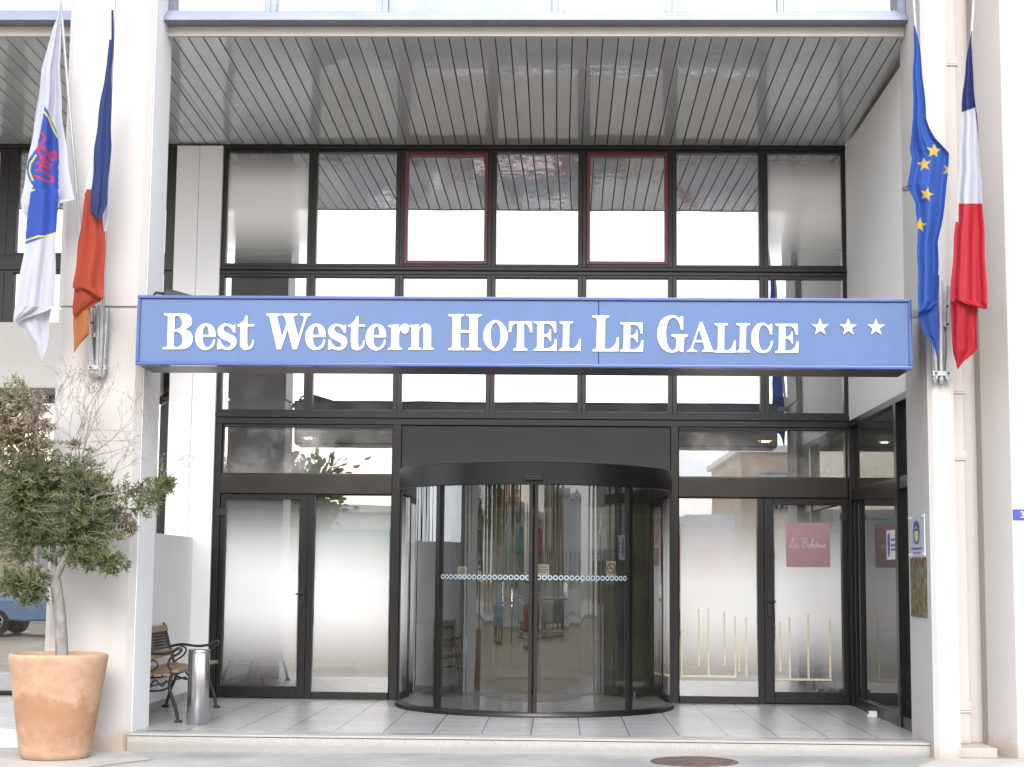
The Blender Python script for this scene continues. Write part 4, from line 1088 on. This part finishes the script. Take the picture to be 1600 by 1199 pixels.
# ------------------------------------------------------------------ bin, bench, manhole
BIN = empty('ashtray_bin', (-3.076, -3.05, .001)); tag(BIN, 'slim cylindrical brushed steel ashtray bin standing before the bench', 'ashtray bin')
m = MB(); m.lathe([(.0, .0), (.088, .0), (.092, .004), (.092, .60), (.088, .608)], n=64); m.build('bin_body', 'brushed_steel', BIN)
m = MB(); m.lathe([(.0905, .608), (.092, .612), (.092, .63), (.086, .634), (.075, .628), (.06, .60), (.001, .598)], n=64); m.build('ash_tray', 'brushed_steel', BIN)
BEN = empty('park_bench', (-3.52, -2.12, .001)); tag(BEN, 'wooden slat bench with black iron ends and lattice back by the low wall', 'bench')
BL = 1.62                                                   # along y, faces +x
def iron_end(y):
    m = MB()
    def st(pts, r=.013, n=8): m.tube([(a, y, b) for a, b in [(q.x, q.y) for q in smooth_pl(pts, 5)]], r, n)
    st([(-.24, 0.0), (-.20, .16), (-.15, .30), (-.17, .42), (-.215, .56), (-.26, .72), (-.285, .79), (-.32, .80)], .015)   # rear leg and back post
    st([(.255, 0.0), (.22, .14), (.17, .28), (.175, .38), (.20, .43)], .016)                                              # front leg
    st([(-.20, .41), (-.05, .385), (.10, .395), (.22, .43), (.255, .42)], .016)                                           # seat rail
    st([(-.21, .58), (-.10, .60), (.05, .585), (.17, .60), (.235, .635), (.26, .625), (.25, .60)], .013)                    # arm
    st([(.19, .43), (.15, .49), (.17, .55), (.22, .58), (.25, .60)], .011)
    st([(-.16, .30), (-.05, .27), (.08, .27), (.175, .30)], .010)
    st([(-.14, .31), (-.08, .36), (-.02, .30), (.04, .36), (.10, .31), (.14, .36)], .008)
    st([(-.16, .44), (-.08, .50), (-.06, .56), (-.12, .59)], .008); st([(.0, .43), (.06, .48), (.02, .53), (-.03, .50)], .007)
    m.box(.225, .285, y - .022, y + .022, 0, .02); m.box(-.27, -.21, y - .022, y + .022, 0, .02)
    m.build('iron_end', 'cast_iron', BEN)
iron_end(-BL / 2); iron_end(BL / 2)
for k in range(6):
    x = -.17 + k * .078; z = .405 - .018 * math.sin(math.pi * k / 5) + (.02 if k == 5 else 0)
    m = MB(); m.box(x - .033, x + .033, -BL / 2 - .03, BL / 2 + .03, z, z + .024); m.build('seat_slat', 'bench_wood', BEN, .006)
for z, h_ in ((.50, .06), (.725, .06)):
    x = -.165 - (z - .42) * .30
    m = MB(); m.prism([(x, z), (x + .022, z + .005), (x + .022 - h_ * .3, z + h_ + .005), (x - h_ * .3, z + h_)], 1, -BL / 2 + .0, BL / 2 - .0); m.build('back_slat', 'bench_wood', BEN, .005)
m = MB()
def bp(y, z): return (-.168 - (z - .42) * .30, y, z)
z0, z1 = .568, .722
for z in (z0 + .006, z1 - .006): m.tube([bp(-BL / 2 + .05, z), bp(BL / 2 - .05, z)], .009, 6)
for y in (-BL / 2 + .05, BL / 2 - .05): m.tube([bp(y, z0), bp(y, z1)], .009, 6)
yy = -BL / 2 + .05
ny = 24; step = (BL - .1) / ny
for k in range(-3, ny + 1):
    for sgn in (1, -1):
        pts = []
        for j in range(7):
            f = j / 6; y = yy + (k + (f * 3 if sgn > 0 else 3 - f * 3)) * step
            if yy - 1e-6 <= y <= -yy + 1e-6: pts.append(bp(y, z0 + (z1 - z0) * f))
        if len(pts) > 1: m.tube(pts, .0042, 5)
m.build('back_lattice', 'cast_iron', BEN)
m = MB(); m.tube([(-.05, -BL / 2, .29), (-.05, BL / 2, .29)], .008, 8); m.build('stretcher', 'cast_iron', BEN)
m = MB(); m.lathe([(.0, .006), (.27, .006), (.275, .004), (.285, .004), (.29, .008), (.33, .008), (.335, .0)], n=64)
for k in range(-7, 8):
    L_ = math.sqrt(max(0, .255 ** 2 - (k * .034) ** 2))
    n_ = int(L_ * 2 / .05)
    for j in range(n_):
        x = -L_ + j * .05 + (.012 if k % 2 else 0); m.box(x, x + .034, k * .034 - .008, k * .034 + .008, .006, .011)
o = m.build('manhole_cover', 'rust_iron'); o.location = (1.06, -4.45, WALK + .0065); o.rotation_euler.y = -.0058; tag(o, 'round rusty cast iron manhole cover set in the grey pavement', 'manhole cover')

# ------------------------------------------------------------------ things seen inside through the glass
def stripes(w, bars, hz):
    m = MB()
    for x, y0, y1 in bars:
        a, b = P(x - 1.1, y1, -.008), P(x + 1.1, y0, -.008); m.box(a.x, b.x, -.009, -.0065, a.z, b.z)
    for x0, x1, y in hz:
        a, b = P(x0, y + 1.1, -.008), P(x1, y - 1.1, -.008); m.box(a.x, b.x, -.0115, -.0095, a.z, b.z)
    m.build('yellow_stripes', 'brass_yellow', w)
stripes(fr_, [(1065, 985, 1055), (1092, 952, 1041), (1107, 950, 1056), (1132, 955, 1040), (1149, 962, 1057), (1155, 1000, 1050), (1166, 965, 1058)], [(1064, 1150, 1057)])
stripes(dr, [(1219, 972, 1050), (1234, 965, 1060), (1263, 960, 1060), (1297, 968, 1060)], [(1208, 1300, 1062)])
SH = empty('potted_shrub', (1.35, 2.3, 0)); tag(SH, 'dark round shrub in a tall brown pot inside the lobby', 'potted plant')
m = MB(); m.lathe([(.0, 0), (.15, 0), (.24, .75), (.25, .78), (.22, .78), (.2, .7), (0, .69)], n=32); m.build('pot', 'brown_pot', SH)
m = MB(); tn_ = []
for k in range(900):
    v = Vector((rt.gauss(0, 1), rt.gauss(0, 1), rt.gauss(0, 1))).normalized() * rt.uniform(.14, .30); leafq(m, tn_, v + Vector((0, 0, 1.0)), v + Vector((0, 0, .1)), .07, .016, rt.random() * .4)
m.build('foliage', 'green_leaf', SH, attr=('tone', 'FLOAT', tn_))
TB = empty('side_table', (-1.55, 3.0, 0)); tag(TB, 'small dark wooden table inside the lobby behind the curved glass', 'table')
m = MB(); m.box(-.35, .35, -.25, .25, .70, .74); m.build('tabletop', 'brown_pot', TB, .004)
for a in (-.3, .3):
    for b in (-.2, .2): m = MB(); m.box(a - .025, a + .025, b - .025, b + .025, 0, .70); m.build('leg', 'brown_pot', TB, .003)

# ------------------------------------------------------------------ the street in front (seen mirrored in the glass and ceiling strips)
def car(x, y, mat, label, rot=0, van=False):
    t = empty('parked_car', (x, y, -.256)); t.rotation_euler.z = rot; tag(t, label, 'car', 'cars parked across the street')
    hh = 1.9 if van else 1.46
    low = [(-2.05, .35), (-2.08, .62), (-1.95, .86), (-1.0, .95), (1.25, .97), (1.95, .90), (2.08, .7), (2.06, .35)]
    m = MB(); n = len(low)
    vs = []
    for yy_, s in ((-.86, .0), (-.80, .03), (.80, .03), (.86, .0)):
        for a, b in low:
            vs.append((a * (1 - (.01 if abs(yy_) > .82 else 0)), yy_, b - (.05 if abs(yy_) > .82 and b > .8 else 0)))
    fs = [(i * n + k, i * n + (k + 1) % n, (i + 1) * n + (k + 1) % n, (i + 1) * n + k) for i in range(3) for k in range(n)] + [list(range(n))[::-1], list(range(3 * n, 4 * n))]
    m.add(vs, fs, 0, False); b = m.build('body', mat, t, .06, 3)
    cab = [(-1.05, .93), (-.45, hh - .03), (.0, hh), (1.15, hh - .05), (1.75, .95)]
    m = MB(); vs = []
    for k, (a, z) in enumerate(cab):
        w_ = .80 if z < 1.0 else .62
        vs += [(a, -w_, z), (a, w_, z)]
    m.add(vs, [(0, 2, 3, 1), (2, 4, 5, 3), (4, 6, 7, 5), (6, 8, 9, 7), (0, 8, 6, 4, 2), (1, 3, 5, 7, 9)]); m.build('windows', 'car_glass', t, .03, 2)
    m = MB(); m.add([(-.42, -.60, hh + .0), (-.42, .60, hh + .0), (.0, .63, hh + .025), (0, -.63, hh + .025), (1.15, .60, hh - .02), (1.15, -.60, hh - .02)], [(0, 1, 2, 3), (3, 2, 4, 5)])
    m.tube([(-1.05, -.80, .95), (-.45, -.63, hh - .02), (0, -.63, hh), (1.15, -.62, hh - .04), (1.75, -.80, .97)], .03, 6); m.tube([(-1.05, .80, .95), (-.45, .63, hh - .02), (0, .63, hh), (1.15, .62, hh - .04), (1.75, .80, .97)], .03, 6)
    m.tube([(.25, -.80, .95), (.25, -.63, hh - .01)], .03, 6); m.tube([(.25, .80, .95), (.25, .63, hh - .01)], .03, 6)
    m.build('roof', mat, t)
    for a in (-1.3, 1.3):
        for s in (-1, 1):
            m = MB(); m.tube([(a, s * .70, .32), (a, s * .885, .32)], .32, 28); wo = m.build('wheel', 'rubber', t, .02)
            m = MB()
            for k in range(7):
                an = k * math.tau / 7; m.tube([(a + .04 * math.cos(an), s * .892, .32 + .04 * math.sin(an)), (a + .2 * math.cos(an), s * .892, .32 + .2 * math.sin(an))], .022, 6)
            m.lathe([(.19, 0), (.22, 0)], n=4)
            m.tube([(a + .205 * math.cos(k * math.tau / 24), s * .890, .32 + .205 * math.sin(k * math.tau / 24)) for k in range(25)], .016, 6)
            m.build('rim', 'alloy', wo)
    m = MB(); m.box(-2.07, -2.02, -.75, -.45, .62, .76); m.build('headlight', 'clear_acrylic', t, .02); m = MB(); m.box(-2.07, -2.02, .45, .75, .62, .76); m.build('headlight', 'clear_acrylic', t, .02)
    m = MB(); m.box(2.03, 2.075, -.78, -.55, .65, .85); m.build('tail_light', 'sign_red', t, .02); m = MB(); m.box(2.03, 2.075, .55, .78, .65, .85); m.build('tail_light', 'sign_red', t, .02)
car(-12.0, -22.6, 'car_blue', 'blue hatchback parked across the street, mirrored in the left window', 0)
car(-5.2, -28.4, 'car_white', 'white hatchback parked beyond the photographer', 0)
car(-.4, -28.5, 'car_grey', 'dark grey hatchback parked beyond the photographer', R(180))
car(4.6, -28.3, 'car_silver', 'silver hatchback parked beyond the photographer', 0)
car(-1.6, -23.4, 'car_red', 'red hatchback parked in the near row across the street', 0)
car(9.4, -28.4, 'car_black', 'black hatchback parked at the right end of the far row', R(180))
def block(x0, x1, y0, y1, h, mat, label, rows, cols, roof=None, awn=None):
    t = empty('street_building', ((x0 + x1) / 2, y1, WALK)); tag(t, label, 'building', 'buildings across the street')
    cx = (x0 + x1) / 2; w = (x1 - x0) / 2
    m = MB(); m.box(-w, w, y0 - y1, 0, 0, h); m.build('wall', mat, t)
    m = MB(); m.box(-w - .2, w + .2, y0 - y1 - .2, .2, h, h + .25); m.build('cornice', 'render_white', t)
    if roof:
        m = MB(); m.prism([(y0 - y1 - .3, h + .25), (.4, h + .25), ((y0 - y1) / 2, h + 1.6)], 0, -w - .3, w + .3); m.build('roof', roof, t)
    for r in range(rows):
        for c in range(cols):
            x = -w + (c + .5) * 2 * w / cols; z = .9 + r * 3.0
            m = MB(); m.box(x - .6, x + .6, 0, .05, z, z + 1.5); f = m.build('window', 'shutter_grey', t)
            m = MB(); m.box(x - .5, x + .5, .05, .06, z + .1, z + 1.4); m.build('pane', 'car_glass', f)
    if awn:
        m = MB(); m.prism([(0, 2.5), (1.2, 2.1), (1.2, 2.2), (0, 3.0)], 0, -w * .7, w * .7); m.build('awning', awn, t)
block(-34, -17, -52, -44, 3.4, 'render_tan', 'low tan building with an orange tiled roof', 1, 5, 'roof_tile')
block(-15, -3.5, -50, -42, 3.6, 'render_white', 'low white shop with a green awning', 1, 4, None, 'shop_green')
block(-2, 5.5, -50, -42, 3.3, 'render_pale', 'low pale shop with a red awning', 1, 3, None, 'awning_red')
block(7, 17, -58, -46, 6.2, 'render_tan', 'two storey tan building on the right of the street', 2, 4)
block(18, 34, -56, -44, 4.5, 'render_white', 'long white building at the far right of the street', 1, 6)
def street_tree(x, y, h, r, label, n=2600):
    t = empty('street_tree', (x, y, WALK)); tag(t, label, 'tree', 'trees across the street')
    m = MB(); m.tube([(0, 0, 0), (.05, .03, h * .4), (.0, .1, h * .7)], [.16, .12, .06], 10)
    for k in range(7):
        a = k * .9; m.tube([(0.03, .03, h * .42), (r * .4 * math.cos(a), r * .4 * math.sin(a), h * .62), (r * .75 * math.cos(a), r * .75 * math.sin(a), h * (.68 + .04 * (k % 3)))], [.07, .045, .015], 6)
    m.build('trunk', 'bark', t)
    m = MB(); tn = []
    cl = [Vector((rt.uniform(-.7, .7) * r, rt.uniform(-.7, .7) * r, h * .72 + rt.uniform(-.35, .35) * r)) for _k in range(22)]
    for k in range(n):
        c = rt.choice(cl); v = Vector((rt.gauss(0, .33), rt.gauss(0, .33), rt.gauss(0, .28))) * r * .62
        leafq(m, tn, c + v, v + Vector((0, 0, .1)), .26, .07, rt.random())
    m.build('crown', 'street_leaf', t, attr=('tone', 'FLOAT', tn))
street_tree(-8.6, -33, 5.6, 1.9, 'young street tree before the white shop')
street_tree(-14.5, -31, 5.0, 2.0, 'young street tree before the tan house')
street_tree(10.5, -38, 4.6, 2.0, 'bushy street tree before the two storey building')
street_tree(-21, -30, 5.2, 2.4, 'bushy street tree at the end of the car row')
BN = empty('banner_stand', (4.6, -33, WALK)); tag(BN, 'white roll-up banner with a red disc across the street', 'banner')
m = MB(); m.box(-.75, .75, -.02, .02, .1, 3.3); m.build('panel', 'paper_white', BN); m = MB(); m.box(-.8, .8, -.15, .15, 0, .1); m.build('foot_bar', 'galvanised', BN)
m = MB(); m.add([(.5 * math.cos(k * math.tau / 32), .022, 1.8 + .5 * math.sin(k * math.tau / 32)) for k in range(32)], [list(range(32))]); m.build('disc', 'sign_red', BN)
FN = empty('street_railing', (-4, -25.8, -.256)); tag(FN, 'white street railing in front of the far row of parked cars', 'railing')
m = MB(); m.tube([(-12, 0, 1.0), (18, 0, 1.0)], .035, 8); m.tube([(-12, 0, .2), (18, 0, .2)], .025, 8); m.build('rail', 'line_white', FN)
m = MB()
for k in range(121): m.tube([(-12 + k * .25, 0, .2), (-12 + k * .25, 0, 1.0)], .016, 5)
m.build('balusters', 'line_white', FN)

# ------------------------------------------------------------------ light
W = bpy.data.worlds.new('World'); S.world = W; W.use_nodes = True
nt = W.node_tree; nt.nodes.clear()
SUN_EL, SUN_AZ = 31, 177                                    # the sun stands high behind the camera, veiled by cloud
sky = nt.nodes.new('ShaderNodeTexSky'); sky.sky_type = 'NISHITA'; sky.sun_disc = False
sky.sun_elevation = R(SUN_EL); sky.sun_rotation = R(SUN_AZ); sky.dust_density = 2.5; sky.air_density = 1.0; sky.ozone_density = 1.2
tcw = nt.nodes.new('ShaderNodeTexCoord')
cn = nt.nodes.new('ShaderNodeTexNoise'); cn.inputs['Scale'].default_value = 2.3; cn.inputs['Detail'].default_value = 7; cn.inputs['Roughness'].default_value = .55
mpw = nt.nodes.new('ShaderNodeMapping'); mpw.inputs['Scale'].default_value = (1, 1, 2.6)
nt.links.new(tcw.outputs['Generated'], mpw.inputs[0]); nt.links.new(mpw.outputs[0], cn.inputs['Vector'])
cr = nt.nodes.new('ShaderNodeMapRange'); cr.inputs[1].default_value = .30; cr.inputs[2].default_value = .62; cr.inputs[3].default_value = .35; cr.inputs[4].default_value = 1.0
nt.links.new(cn.outputs['Fac'], cr.inputs[0])
mxw = nt.nodes.new('ShaderNodeMix'); mxw.data_type = 'RGBA'
nt.links.new(cr.outputs[0], mxw.inputs[0]); nt.links.new(sky.outputs[0], mxw.inputs[6]); mxw.inputs[7].default_value = (7.0, 7.25, 7.7, 1)
bg = nt.nodes.new('ShaderNodeBackground'); bg.inputs['Strength'].default_value = .13
nt.links.new(mxw.outputs[2], bg.inputs[0])
ow = nt.nodes.new('ShaderNodeOutputWorld'); nt.links.new(bg.outputs[0], ow.inputs[0])
sun = bpy.data.lights.new('sun', 'SUN'); sun.energy = .9; sun.angle = R(26); sun.color = (1, .975, .945)
so = bpy.data.objects.new('sun', sun); COL.objects.link(so)
az = R(SUN_AZ)
sd = Vector((math.sin(az) * math.cos(R(SUN_EL)), math.cos(az) * math.cos(R(SUN_EL)), math.sin(R(SUN_EL))))
so.rotation_euler = (-sd).to_track_quat('-Z', 'Y').to_euler()
S.view_settings.view_transform = 'Standard'; S.view_settings.look = 'None'; S.view_settings.gamma = 1; S.view_settings.exposure = 1.45
S.render.engine = 'CYCLES'
S.cycles.max_bounces = 10; S.cycles.glossy_bounces = 5; S.cycles.transparent_max_bounces = 16; S.cycles.diffuse_bounces = 4
S.cycles.caustics_reflective = False; S.cycles.caustics_refractive = False; S.cycles.sample_clamp_indirect = 6
S.cycles.use_denoising = True
